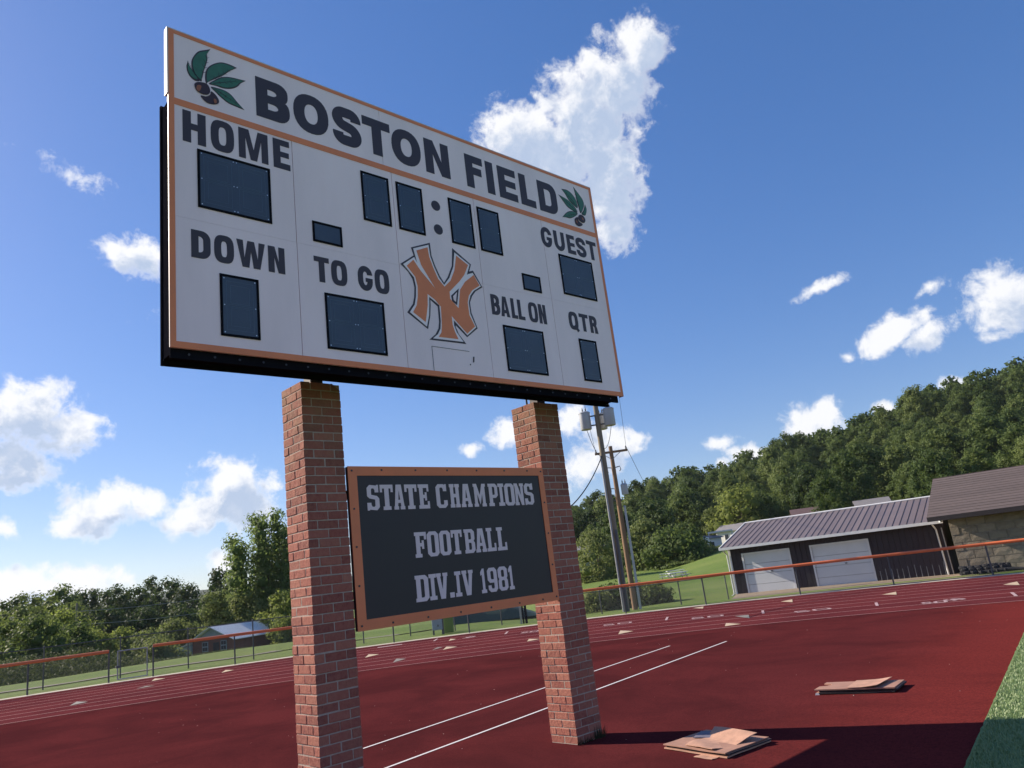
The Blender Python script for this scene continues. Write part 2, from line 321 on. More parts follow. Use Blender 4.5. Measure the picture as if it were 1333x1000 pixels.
for k, tri in TRI:
    o = mesh('exchange_triangle' , [(x, y, .0135) for x, y in tri], [(0, 1, 2)], m_cream if k == 'c' else m_greyp, tr)
    if k == 'g': o['label'] = 'grey triangle mark'
for (ax, ay), (bx, by) in DASH:
    A_, B_ = Vector((ax, ay, .0135)), Vector((bx, by, .0135)); t = (B_ - A_).normalized().cross(Vector((0, 0, 1))) * .036
    mesh('lane_dash', [A_ - t, A_ + t, B_ + t, B_ - t], [(0, 1, 2, 3)], m_pink, tr)
for k, ((ax, ay), (bx, by)) in enumerate(NUM):
    A_, B_ = Vector((ax, ay, .0135)), Vector((bx, by, .0135)); L = (B_ - A_).length; u = (B_ - A_).normalized(); w = Vector((-u.y, u.x, 0))
    if w.dot(A_ - CAM) < 0: w = -w
    b_ = MB(); h = .42; st = .085
    def bar(u0, w0, u1, w1, b_=b_, A_=A_, u=u, w=w, L=L):
        P_, Q_ = A_ + u * u0 * L + w * (w0 * h), A_ + u * u1 * L + w * (w1 * h); n_ = (Q_ - P_).normalized().cross(Vector((0, 0, 1))) * st / 2
        b_.add([P_ - n_, P_ + n_, Q_ + n_, Q_ - n_], [(0, 1, 2, 3)])
    bar(.0, -.45, .36, -.45); bar(.0, .02, .36, .02); bar(.0, .5, .36, .5); bar(.02, .12, .02, .4); bar(.36, -.36, .36, -.08)
    bar(.55, -.45, 1, -.45); bar(.55, .5, 1, .5); bar(.56, -.36, .56, .41); bar(1, -.36, 1, .41)
    if k == 6:
        b_ = MB(); n_ = w * .16; b_.add([A_ - n_, B_ - n_, B_ + n_, A_ + n_], [(0, 1, 2, 3)])
    b_.build('painted_numeral' if k != 6 else 'painted_bar', m_pink, tr)
# two straight white lines across the apron
ln = []
for (ax, ay), (bx, by) in (((2.024 - 2.5, 2.717 - .488), (10.583, 4.389)), ((1.529 - 2.5, 1.461 - .479), (11.082, 3.288))):
    A_, B_ = Vector((ax, ay, .004)), Vector((bx, by, .004)); t = (B_ - A_).normalized().cross(Vector((0, 0, 1))) * .022
    o = mesh('painted_line', [A_ - t, A_ + t, B_ + t, B_ - t], [(0, 1, 2, 3)], m_line); tag(o, kind='structure')
# artificial turf with a slightly ragged raised edge
m_turf = nmat('artificial_turf', (.15, .23, .085), .35, 60, .85, bump=.01, bscale=220, spec=.3)
V = []; Fc = []; xs = [x * .12 - 14 for x in range(0, 290)]
for i, x in enumerate(xs):
    e = .012 * noise.noise(Vector((x * 9, 0, 0)))
    V += [(x, turf_y(x) + e + .006, .0015), (x, turf_y(x) + e, .022), (x + 8 * .2, turf_y(x) - 8, .022), (x + 40 * .2, turf_y(x) - 40, .022)]
for i in range(len(xs) - 1):
    for j in range(3): Fc.append((4 * i + j, 4 * i + j + 1, 4 * i + 5 + j, 4 * i + 4 + j))
o = mesh('artificial_turf', V, Fc, m_turf); tag(o, kind='structure')
m_blade = bpy.data.materials.new('turf_fibre'); m_blade.use_nodes = True; T = NT(m_blade.node_tree); p = m_blade.node_tree.nodes['Principled BSDF']
oi = T.n('ShaderNodeTexCoord').outputs[3]; nn = T.noise(oi, 55, 3, .8).outputs[0]
T.link(T.mix(T.ramp(nn, [(.35, 0.), (.65, 1.)]), (.16, .235, .085), (.24, .31, .12)), p.inputs['Base Color']); p.inputs['Roughness'].default_value = .5
def cards(P, Nrm, Tg, sx, sy, name, mt, parent=None, fm=None):
    """one quad per point: centre P, tangent Tg, bitangent from Nrm x Tg"""
    n = len(P); B_ = np.cross(Nrm, Tg)
    q = np.empty((n, 4, 3)); sx = np.asarray(sx).reshape(-1, 1); sy = np.asarray(sy).reshape(-1, 1)
    q[:, 0] = P - Tg * sx; q[:, 1] = P - B_ * sy; q[:, 2] = P + Tg * sx; q[:, 3] = P + B_ * sy
    return q
def mesh_np(name, V, nq, mats, parent=None, extra=None):
    """V: (4*nq,3) quads, extra: (verts, faces, mat index) appended"""
    me = bpy.data.meshes.new(name); V = V.reshape(-1, 3); ev, ef, em = extra or ([], [], 0)
    nv = len(V) + len(ev); me.vertices.add(nv)
    allv = np.concatenate([V, np.asarray(ev, float).reshape(-1, 3)]) if len(ev) else V
    me.vertices.foreach_set('co', allv.astype(np.float32).ravel())
    loops = list(range(4 * nq)); starts = list(range(0, 4 * nq, 4)); tot = [4] * nq
    for f in ef:
        starts.append(len(loops)); tot.append(len(f)); loops += [i + len(V) for i in f]
    me.loops.add(len(loops)); me.loops.foreach_set('vertex_index', loops)
    me.polygons.add(len(starts)); me.polygons.foreach_set('loop_start', starts); me.polygons.foreach_set('loop_total', tot)
    for mt in mats: me.materials.append(mt)
    me.polygons.foreach_set('material_index', [0] * nq + [em] * len(ef))
    me.update(calc_edges=True)
    return me
nb = 60000
x = 2.2 + 10.5 * rng.random(nb) ** 1.0; y = turf_y(x) - .02 - (rng.random(nb) ** 1.3) * (.9 + .25 * x)
P = np.stack([x, y, np.full(nb, .03)], 1); an = rng.random(nb) * 6.28
Tg = np.stack([np.cos(an) * .45, np.sin(an) * .45, np.full(nb, .9)], 1); side = np.stack([-np.sin(an), np.cos(an), np.zeros(nb)], 1)
q = np.empty((nb, 4, 3)); q[:, 0] = P - Tg * .014 - side * .0025; q[:, 1] = P - Tg * .014 + side * .0025; q[:, 2] = P + Tg * .012 + side * .0018; q[:, 3] = P + Tg * .012 - side * .0018
o = bpy.data.objects.new('turf_fibre', mesh_np('turf_fibre', q, nb, [m_blade])); put(o); tag(o, 'short green plastic fibres of the artificial turf', 'turf', kind='stuff')
# crumbs and specks of litter on the rubber
deb = MB()
for i in range(110):
    a_ = random.uniform(15, 82); d_ = random.uniform(6.5, 19.5); q = azt(a_, d_)
    if q.y < turf_y(q.x) + .2: continue
    r_ = random.uniform(.003, .008); an = random.random() * 3; c_, s_ = math.cos(an) * r_, math.sin(an) * r_
    deb.add([(q.x - c_, q.y - s_, .001), (q.x + s_, q.y - c_, .001), (q.x + c_ * 1.6, q.y + s_, .001), (q.x - s_, q.y + c_, .001), (q.x, q.y, r_)], [(0, 1, 4), (1, 2, 4), (2, 3, 4), (3, 0, 4)])
o = deb.build('grit', nmat('pale_grit', (.5, .42, .36), .3, 3)); tag(o, 'pale crumbs of grit and leaf scattered over the red rubber', 'grit', kind='stuff')

# ------------------------------------------------------------------ brick pillars
def brick_mat():
    mt = mat('brick', (.28, .10, .07), .85, spec=.25); T = NT(mt.node_tree); p = mt.node_tree.nodes['Principled BSDF']
    tcn = T.n('ShaderNodeTexCoord'); geo = T.n('ShaderNodeNewGeometry').outputs['Position']
    oi = T.n('ShaderNodeObjectInfo').outputs['Random']
    base = T.ramp(oi, [(0., (.27, .070, .058)), (.2, (.40, .135, .10)), (.4, (.30, .080, .065)), (.6, (.21, .058, .052)), (.8, (.42, .16, .115)), (1., (.31, .09, .07))])
    n = T.noise(geo, 22, 6, .7).outputs[0]
    c = T.mix(T.ramp(n, [(.3, 0.), (.62, .38)]), base, (.50, .23, .15))
    n2 = T.noise(T.n('ShaderNodeMapping', {0: geo, 3: (1, 1, .28)}).outputs[0], 95, 3, .7).outputs[0]
    c = T.mix(T.ramp(n2, [(.60, 0.), (.74, .55)]), c, (.10, .04, .035))
    z = T.n('ShaderNodeSeparateXYZ', {0: geo}).outputs[2]
    st = T.math('MULTIPLY', T.n('ShaderNodeMapRange', {0: z, 1: 2.5, 2: 3.8}).outputs[0], T.ramp(T.noise(geo, 5, 4, .6).outputs[0], [(.35, .1), (.65, 1.)]))
    c = T.mix(T.math('MULTIPLY', st, .55), c, (.24, .19, .11))
    T.link(c, p.inputs['Base Color'])
    h = T.math('ADD', T.math('MULTIPLY', n2, .7), T.math('MULTIPLY', n, .6))
    T.link(T.n('ShaderNodeBump', {'Strength': 1., 'Distance': .014, 'Height': h}).outputs[0], p.inputs['Normal'])
    return mt
m_brick = brick_mat()
m_mort = nmat('mortar', (.44, .35, .29), .25, 30, .95, bump=.006, bscale=160)
PW, PH, NC = .405, 3.806, 47; CH = PH / NC
def brick_mesh(lx, ly, seed, cut=False):
    rnd = random.Random(seed); bm = bmesh.new(); hz = CH - .0095
    if cut:
        vs = [bm.verts.new(q) for q in ((0, 0, 0), (lx, 0, 0), (lx, ly, 0), (0, ly, 0), (0, 0, hz), (lx * .12, 0, hz), (lx * .2, ly, hz), (0, ly, hz), (lx, 0, hz * .08), (lx, ly, hz * .12))]
        for f in ((3, 2, 1, 0), (4, 5, 6, 7), (0, 1, 8, 5, 4), (8, 9, 6, 5), (1, 2, 9, 8), (2, 3, 7, 6, 9), (3, 0, 4, 7)): bm.faces.new([vs[i] for i in f])
    else:
        bmesh.ops.create_cube(bm, size=1)
        for v_ in bm.verts: v_.co = Vector(((v_.co.x + .5) * lx, (v_.co.y + .5) * ly, (v_.co.z + .5) * hz))
        bmesh.ops.bevel(bm, geom=list(bm.edges), offset=.004, segments=1, affect='EDGES')
    for v_ in bm.verts: v_.co += Vector([rnd.uniform(-.0014, .0014) for _ in range(3)])
    me = bpy.data.meshes.new('brick'); bm.to_mesh(me); bm.free(); me.materials.append(m_brick); return me
BL = (PW - .0095) / 2; BD = .0925; SL = PW - 2 * BD - .019
long_x = [brick_mesh(BL, BD, s) for s in range(6)]; mid_y = [brick_mesh(BD, SL, 20 + s) for s in range(6)]
long_y = [brick_mesh(BD, BL, 40 + s) for s in range(6)]; mid_x = [brick_mesh(SL, BD, 60 + s) for s in range(6)]
cut_x = brick_mesh(BD, BL, 99, True)
def pillar(X, label, chipped):
    t = thing('brick_pillar', label, 'pillar', (X, 0, 0))
    MB().box((.0045, .0045, -.05), (PW - .0045, PW - .0045, PH - .014)).build('mortar_core', m_mort, t)
    for c in range(NC):
        z = PH - (c + 1) * CH + .0045; L = []
        J = BL + .0095
        if c % 2 == 1:
            for bx in (0, J): L += [(long_x, bx, 0), (long_x, bx, PW - BD)]
            L += [(mid_y, 0, BD + .0095), (mid_y, PW - BD, BD + .0095)]
        else:
            for by in (0, J): L += [(long_y, 0, by), (long_y, PW - BD, by)]
            L += [(mid_x, BD + .0095, 0), (mid_x, BD + .0095, PW - BD)]
        sx_, sy_ = random.uniform(-.0015, .0015), random.uniform(-.0015, .0015)
        for ms, bx, by in L:
            me = random.choice(ms)
            if chipped and c == 0 and ms is long_y and bx > 0 and by == 0: continue
            o = bpy.data.objects.new('brick', me); put(o, t)
            o.location = (bx + sx_ + random.uniform(-.002, .002), by + sy_ + random.uniform(-.002, .002), z)
    if chipped:
        o = bpy.data.objects.new('brick', cut_x); put(o, t); o.location = (PW - BD, 0.001, PH - CH + .0045); o['label'] = 'brick with its corner broken off'
    return t
pillar(0, 'weathered red brick pillar with a broken top corner, nearest the camera', True)
pr = pillar(3.008, 'weathered red brick pillar whose base shows whole on the red rubber', False)
# dark stain and weed at the foot of the farther pillar
w = MB()
for i in range(60):
    a_ = random.uniform(0, 3.0); bx = 3.008 + random.uniform(-.02, .2); by = -random.uniform(0, .03)
    if i > 25: bx = 3.008 + .25 + random.uniform(0, .16)
    h_ = random.uniform(.03, .13) * (1.3 if i > 25 else .7); lean = random.uniform(-.06, .06)
    w.add([(bx, by, 0), (bx + .012, by - .003, 0), (bx + lean + .005, by - .03, h_)], [(0, 1, 2)])
o = w.build('weed', nmat('dark_weed', (.03, .03, .012), .3, 9)); tag(o, 'thin dark dry weed growing against the foot of the pillar', 'weed')
# ------------------------------------------------------------------ flat lettering
def fillet(pts, closed=True, seg=6):
    """pts (x, y, r) -> polyline with rounded corners"""
    out = []; n = len(pts)
    for i, p_ in enumerate(pts):
        P_ = Vector(p_[:2]); r = p_[2] if len(p_) > 2 else 0
        if r <= 0 or (not closed and i in (0, n - 1)): out.append(tuple(P_)); continue
        A_ = Vector(pts[i - 1][:2]); B_ = Vector(pts[(i + 1) % n][:2]); da, db = (A_ - P_), (B_ - P_)
        ra = min(r, da.length * .5 if (len(pts[i - 1]) > 2 and pts[i - 1][2] > 0) else da.length); rb = min(r, db.length * .5 if (len(pts[(i + 1) % n]) > 2 and pts[(i + 1) % n][2] > 0) else db.length)
        S_, E_ = P_ + da.normalized() * ra, P_ + db.normalized() * rb
        for k in range(seg + 1):
            t = k / seg; # rational-ish arc
            w_ = .72; d_ = (1 - t) ** 2 + 2 * w_ * t * (1 - t) + t * t
            out.append(tuple((S_ * (1 - t) ** 2 + P_ * 2 * w_ * t * (1 - t) + E_ * t * t) / d_))
    return out
def stroke(pts, w):
    c = [Vector(q) for q in fillet(pts, False, 8)]; L = []; Rr = []
    cc = [c[0]]
    for q in c[1:]:
        if (q - cc[-1]).length > 1e-5: cc.append(q)
    for i, q in enumerate(cc):
        t = (cc[min(i + 1, len(cc) - 1)] - cc[max(i - 1, 0)]).normalized(); n_ = Vector((-t.y, t.x)) * w / 2
        L.append(tuple(q + n_)); Rr.append(tuple(q - n_))
    return L + Rr[::-1]
def sup(cx, cy, a, b, n=2.6, k=28):
    o_ = []
    for i in range(k):
        t = 2 * math.pi * i / k; c_, s_ = math.cos(t), math.sin(t)
        o_.append((cx + a * math.copysign(abs(c_) ** (2 / n), c_), cy + b * math.copysign(abs(s_) ** (2 / n), s_)))
    return o_
def gothic(ch, w, h, s, n=2.5):
    """heavy grotesque capitals: list of layers, each a list of contours"""
    t = s * .88; F_ = fillet; r = min(w * .5, h * .3)
    if ch == 'O': return [[sup(w / 2, h / 2, w / 2, h / 2 * 1.02, n), sup(w / 2, h / 2, w / 2 - s, h / 2 - t, n)]]
    if ch == 'Q': return gothic('O', w, h, s, n) + [[[(w * .52, h * .2), (w * .68, h * .32), (w * 1.04, -h * .02), (w * .84, -h * .12)]]]
    if ch == 'I': return [[[(0, 0), (w, 0), (w, h), (0, h)]]]
    if ch == 'H': return [[[(0, 0), (s, 0), (s, h * .42), (w - s, h * .42), (w - s, 0), (w, 0), (w, h), (w - s, h), (w - s, h * .42 + t), (s, h * .42 + t), (s, h), (0, h)]]]
    if ch == 'T': return [[[(w / 2 - s / 2, 0), (w / 2 + s / 2, 0), (w / 2 + s / 2, h - t), (w, h - t), (w, h), (0, h), (0, h - t), (w / 2 - s / 2, h - t)]]]
    if ch == 'L': return [[[(0, 0), (w, 0), (w, t), (s, t), (s, h), (0, h)]]]
    if ch == 'E': return [[[(0, 0), (w, 0), (w, t), (s, t), (s, h * .5 - t * .45), (w * .94, h * .5 - t * .45), (w * .94, h * .5 + t * .45), (s, h * .5 + t * .45), (s, h - t), (w * .98, h - t), (w * .98, h), (0, h)]]]
    if ch == 'F': return [[[(0, 0), (s, 0), (s, h * .42), (w * .9, h * .42), (w * .9, h * .42 + t), (s, h * .42 + t), (s, h - t), (w, h - t), (w, h), (0, h)]]]
    if ch == 'N': return [[[(0, 0), (s * .95, 0), (s * .95, h * .6), (w - s * 1.05, 0), (w, 0), (w, h), (w - s * .95, h), (w - s * .95, h * .4), (s * 1.05, h), (0, h)]]]
    if ch == 'M': return [[[(0, 0), (s * .9, 0), (s * .9, h * .72), (w / 2 - s * .42, 0), (w / 2 + s * .42, 0), (w - s * .9, h * .72), (w - s * .9, 0), (w, 0), (w, h), (w - s * 1.35, h), (w / 2, h * .34), (s * 1.35, h), (0, h)]]]
    if ch == 'W': return [[[(w * .19, 0), (w * .19 + s, 0), (w / 2, h * .62), (w * .81 - s, 0), (w * .81, 0), (w, h), (w - s * .95, h), (w * .735, h * .33), (w / 2 + s * .5, h), (w / 2 - s * .5, h), (w * .265, h * .33), (s * .95, h), (0, h)]]]
    if ch == 'A':
        xi = lambda y: s * .98 + (w / 2 - s * .98) * y / (h * .82)
        return [[[(0, 0), (s * .95, 0), (xi(h * .17), h * .17), (w - xi(h * .17), h * .17), (w - s * .95, 0), (w, 0), (w / 2 + s * .55, h), (w / 2 - s * .55, h)], [(xi(h * .33), h * .33), (w / 2, h * .80), (w - xi(h * .33), h * .33)]]]
    if ch == 'D': return [[F_([(0, 0), (w, 0, r), (w, h, r), (0, h)]), F_([(s, t), (w - s, t, max(r - s * .7, .02)), (w - s, h - t, max(r - s * .7, .02)), (s, h - t)])]]
    if ch == 'B':
        q = h * .26
        return [[F_([(0, 0), (w, 0, q), (w, h * .53, q * .8), (w * .86, h * .535), (w * .96, h * .55, q * .6), (w * .96, h, q), (0, h)]), F_([(s, t), (w - s, t, q * .5), (w - s, h * .5 - t * .4, q * .5), (s, h * .5 - t * .4)]), F_([(s, h * .5 + t * .45), (w - s * 1.1, h * .5 + t * .45, q * .5), (w - s * 1.1, h - t, q * .5), (s, h - t)])]]
    if ch == 'R':
        q = h * .27
        return [[F_([(0, 0), (s, 0), (s, h * .4), (w * .52, h * .4), (w * .6, h * .34), (w - s * 1.0, 0), (w * 1.04, 0), (w * .95, h * .36, .02), (w * .86, h * .46), (w, h * .55, .03), (w, h, q), (0, h)]), F_([(s, h * .4 + t * .9), (w - s, h * .4 + t * .9, q * .45), (w - s, h - t, q * .45), (s, h - t)])]]
    hs = s / 2; ht = t / 2; e = .004
    if ch == 'U': return [[stroke([(hs, h), (hs, ht, r), (w - hs, ht, r), (w - hs, h)], s)]]
    if ch == 'S':
        k = min(w - s, h * .5 - t) * .62
        return [[stroke([(w - hs, h * .68), (w - hs, h - ht, k), (hs, h - ht, k), (hs, h * .56, k), (w - hs, h * .44, k), (w - hs, ht, k), (hs, ht, k), (hs, h * .32)], s)]]
    if ch == 'G':
        return [[stroke([(w - hs, h * .66), (w - hs, h - ht, r), (hs, h - ht, r), (hs, ht, r), (w - hs, ht, r), (w - hs, h * .46)], s)], [[(w * .52, h * .36), (w, h * .36), (w, h * .52), (w * .52, h * .52)]]]
    return []
SL_ = {
 'I': ([(0,0),(1,0),(1,.15),(.74,.15),(.74,.85),(1,.85),(1,1),(0,1),(0,.85),(.26,.85),(.26,.15),(0,.15)],),
 'T': ([(.2,0),(.8,0),(.8,.14),(.67,.14),(.67,.85),(.83,.85),(.83,.7),(1,.7),(1,1),(0,1),(0,.7),(.17,.7),(.17,.85),(.33,.85),(.33,.14),(.2,.14)],),
 'F': ([(0,0),(.56,0),(.56,.14),(.44,.14),(.44,.43),(.6,.43),(.6,.33),(.77,.33),(.77,.67),(.6,.67),(.6,.57),(.44,.57),(.44,.85),(.82,.85),(.82,.7),(1,.7),(1,1),(0,1),(0,.86),(.1,.86),(.1,.14),(0,.14)],),
 'E': ([(0,0),(1,0),(1,.3),(.82,.3),(.82,.15),(.44,.15),(.44,.43),(.6,.43),(.6,.33),(.77,.33),(.77,.67),(.6,.67),(.6,.57),(.44,.57),(.44,.85),(.8,.85),(.8,.7),(.97,.7),(.97,1),(0,1),(0,.86),(.1,.86),(.1,.14),(0,.14)],),
 'O': ([(.22,0),(.78,0),(1,.12),(1,.88),(.78,1),(.22,1),(0,.88),(0,.12)], [(.4,.14),(.34,.18),(.34,.82),(.4,.86),(.6,.86),(.66,.82),(.66,.18),(.6,.14)]),
 'D': ([(0,0),(.78,0),(1,.12),(1,.88),(.78,1),(0,1),(0,.86),(.08,.86),(.08,.14),(0,.14)], [(.41,.15),(.41,.85),(.62,.85),(.68,.8),(.68,.2),(.62,.15)]),
 'B': ([(0,0),(.78,0),(1,.11),(1,.42),(.9,.5),(1,.58),(1,.89),(.78,1),(0,1),(0,.86),(.08,.86),(.08,.14),(0,.14)], [(.4,.14),(.4,.43),(.62,.43),(.67,.4),(.67,.18),(.62,.14)], [(.4,.57),(.4,.86),(.62,.86),(.67,.82),(.67,.6),(.62,.57)]),
 'P': ([(0,0),(.56,0),(.56,.14),(.43,.14),(.43,.36),(.78,.36),(1,.47),(1,.89),(.78,1),(0,1),(0,.86),(.08,.86),(.08,.14),(0,.14)], [(.43,.5),(.43,.86),(.63,.86),(.69,.82),(.69,.54),(.63,.5)]),
 'L': ([(0,0),(1,0),(1,.34),(.82,.34),(.82,.15),(.47,.15),(.47,.86),(.62,.86),(.62,1),(0,1),(0,.86),(.12,.86),(.12,.14),(0,.14)],),
 'H': ([(0,0),(.46,0),(.46,.14),(.39,.14),(.39,.43),(.61,.43),(.61,.14),(.54,.14),(.54,0),(1,0),(1,.14),(.93,.14),(.93,.86),(1,.86),(1,1),(.54,1),(.54,.86),(.61,.86),(.61,.58),(.39,.58),(.39,.86),(.46,.86),(.46,1),(0,1),(0,.86),(.07,.86),(.07,.14),(0,.14)],),
 'A': ([(0,0),(.42,0),(.42,.13),(.35,.13),(.38,.26),(.62,.26),(.65,.13),(.58,.13),(.58,0),(1,0),(1,.13),(.94,.13),(.74,1),(.26,1),(.06,.13),(0,.13)], [(.41,.39),(.5,.8),(.59,.39)]),
 'M': ([(0,0),(.35,0),(.35,.13),(.29,.13),(.29,.58),(.5,.1),(.71,.58),(.71,.13),(.65,.13),(.65,0),(1,0),(1,.13),(.94,.13),(.94,.87),(1,.87),(1,1),(.72,1),(.5,.5),(.28,1),(0,1),(0,.87),(.06,.87),(.06,.13),(0,.13)],),
 'N': ([(0,0),(.42,0),(.42,.13),(.33,.13),(.33,.58),(.67,0),(.93,0),(.93,.87),(1,.87),(1,1),(.58,1),(.58,.87),(.67,.87),(.67,.44),(.34,1),(0,1),(0,.87),(.07,.87),(.07,.13),(0,.13)],),
 'S': ([(0,0),(.16,0),(.22,.03),(.78,0),(1,.12),(1,.46),(.82,.56),(.36,.61),(.36,.81),(.42,.86),(.58,.86),(.66,.79),(.66,.7),(.97,.7),(.97,1),(.84,1),(.78,.97),(.25,1),(.02,.88),(.02,.56),(.2,.47),(.66,.42),(.66,.19),(.6,.14),(.42,.14),(.33,.21),(.33,.3),(0,.3)],),
 'C': ([(.97,.7),(.97,1),(.84,1),(.78,.97),(.7,1),(.22,1),(0,.88),(0,.12),(.22,0),(.78,0),(1,.12),(1,.32),(.68,.32),(.68,.19),(.62,.14),(.4,.14),(.34,.19),(.34,.81),(.4,.86),(.58,.86),(.66,.79),(.66,.7)],),
 'V': ([(0,1),(.42,1),(.42,.87),(.36,.87),(.5,.34),(.64,.87),(.58,.87),(.58,1),(1,1),(1,.87),(.94,.87),(.7,0),(.3,0),(.06,.87),(0,.87)],),
 '1': ([(.05,0),(.95,0),(.95,.14),(.72,.14),(.72,1),(.42,1),(.05,.86),(.05,.72),(.3,.76),(.3,.14),(.05,.14)],),
 '9': ([(.24,0),(.78,0),(1,.12),(1,.88),(.78,1),(.22,1),(0,.88),(0,.5),(.22,.38),(.66,.38),(.66,.19),(.6,.14),(.4,.14),(.33,.2),(.33,.28),(.02,.28),(.02,.11)], [(.4,.52),(.34,.56),(.34,.82),(.4,.86),(.6,.86),(.66,.82),(.66,.52)]),
 '8': ([(.22,0),(.78,0),(1,.11),(1,.42),(.9,.5),(1,.58),(1,.89),(.78,1),(.22,1),(0,.89),(0,.58),(.1,.5),(0,.42),(0,.11)], [(.4,.14),(.34,.18),(.34,.39),(.4,.43),(.6,.43),(.66,.39),(.66,.18),(.6,.14)], [(.4,.57),(.34,.61),(.34,.82),(.4,.86),(.6,.86),(.66,.82),(.66,.61),(.6,.57)]),
 '.': ([(0,0),(1,0),(1,.2),(0,.2)],)}
def slab(ch, w, h): return [[[(x * w, y * h) for x, y in c] for c in SL_[ch]]]
def flat(name, layers, yf, mt, parent, thick=.003):
    """2-D outlines in the X-Z plane as one thin raised sheet; first layer against yf"""
    vs = []; fs = []
    for li, cs in enumerate(layers):
        cv = bpy.data.curves.new('outline', 'CURVE'); cv.dimensions = '2D'; cv.fill_mode = 'BOTH'; cv.extrude = thick / 2
        for c in cs:
            sp = cv.splines.new('POLY'); sp.points.add(len(c) - 1); sp.use_cyclic_u = True
            for pt, (x, y) in zip(sp.points, c): pt.co = (x, y, 0, 1)
        o = bpy.data.objects.new('outline', cv); COL.objects.link(o)
        me = bpy.data.meshes.new_from_object(o.evaluated_get(bpy.context.evaluated_depsgraph_get()))
        k = len(vs); vs += [(v_.co.x, yf - thick / 2 - .0005 - .0016 * li - v_.co.z, v_.co.y) for v_ in me.vertices]
        fs += [tuple(k + i for i in p_.vertices) for p_ in me.polygons]
        bpy.data.objects.remove(o); bpy.data.curves.remove(cv); bpy.data.meshes.remove(me)
    return mesh(name, vs, fs, mt, parent)
def word(spec, z0, z1, s, yf, mt, parent, kind='g', n=2.5, label=None):
    A = {}; layers = []
    for ch, x0, x1 in spec:
        if kind == 'g': gl = gothic(ch, x1 - x0, z1 - z0, s, n)
        else: gl = slab(ch, x1 - x0, z1 - z0)
        flat('letter', [[[(x + x0, y + z0) for x, y in c] for c in cs] for cs in gl], yf, mt, parent)

# ------------------------------------------------------------------ scoreboard
m_white = nmat('scoreboard_white', (.98, .77, .79), .10, 2.2, .5, stretch=(1, 1, .25), spec=.4)
m_orange = nmat('orange_paint', (.82, .24, .10), .12, 3, .55)
m_ink = nmat('navy_black_vinyl', (.048, .034, .046), .2, 3, .55)
m_black = nmat('black_steel', (.010, .010, .014), .3, 4, .9, spec=.0)
m_navy = nmat('dark_blue_display', (.048, .068, .108), .2, 3, .38)
m_navy2 = nmat('display_outline', (.08, .12, .18), .15, 3, .45)
m_screw = mat('zinc_screw', (.6, .62, .66), .35, .8)
m_bolt = mat('dark_bolt', (.06, .06, .07), .45, .6)
m_trim = nmat('pale_panel_edge', (.62, .56, .54), .1, 3, .5)
YB = -.5625; XL, XR, ZB, ZS, ZT = -1.349, 4.015, 3.798, 5.965, 6.662
sb = thing('scoreboard', 'big white football scoreboard with orange trim reading BOSTON FIELD on two brick pillars', 'scoreboard', (0, 0, 0))
YF = YB + .004            # face plane of the white sheets
# white sheets with open seams
for (x0, x1, z0, z1) in ((XL + .004, -.262, ZB + .004, ZS), (-.256, .826, ZB + .004, ZS), (.832, 1.905, ZB + .004, ZS), (1.911, 2.965, ZB + .004, ZS), (2.971, XR - .004, ZB + .004, ZS)):
    zc = 4.905 if x0 < -.3 else (4.92 if x0 < .8 else (5.20 if x0 < 1.5 else (5.0 if x0 > 1.9 else 5.2)))
    MB().box((x0, YF, z0), (x1, YF + .028, 4.9093)).build('white_panel', m_white, sb)
    MB().box((x0, YF, 4.9107), (x1, YF + .028, z1)).build('white_panel', m_white, sb)
for x0, x1 in ((XL + .004, .738), (.742, XR - .004)):
    MB().box((x0, YF, ZS + .004), (x1, YF + .055, ZT - .004)).build('header_panel', m_white, sb)
MB().box((XL + .02, YF + .0275, ZB + .02), (XR - .02, YF + .03, ZT - .5)).build('seam_backing', m_bolt, sb)
# pale returns at the edges
MB().box((XL - .012, YF - .002, ZS + .06), (XL + .002, YF + .062, ZT)).box((XL - .012, YF - .002, ZT - .002), (XR + .008, YF + .062, ZT + .012)).build('edge_trim', m_trim, sb)
MB().box((XL - .003, YF - .002, ZB), (XL + .003, YF + .010, ZS + .055)).build('edge_trim', m_trim, sb)
MB().box((XL - .003, YF + .0105, ZB), (XL + .003, YF + .032, ZS + .055)).build('edge_trim', m_black, sb)
MB().box((XR - .003, YF - .002, ZB), (XR + .008, YF + .06, ZT - .004)).build('edge_trim', m_bolt, sb)
# orange border stripes
B_ = .052
t_ = MB(); y0, y1 = YF - .005, YF - .001
t_.box((XL, y0, ZB), (XL + B_ * .85, y1, ZT)).box((XR - B_ * .7, y0, ZB), (XR, y1, ZT)).box((XL + B_ * .85, y0, ZT - .033), (XR - B_ * .7, y1, ZT)).box((XL + B_ * .85, y0, ZB), (XR - B_ * .7, y1, ZB + .052)).box((XL + B_ * .85, y0, 5.935), (XR - B_ * .7, y1, 5.995))
t_.build('orange_border', m_orange, sb)
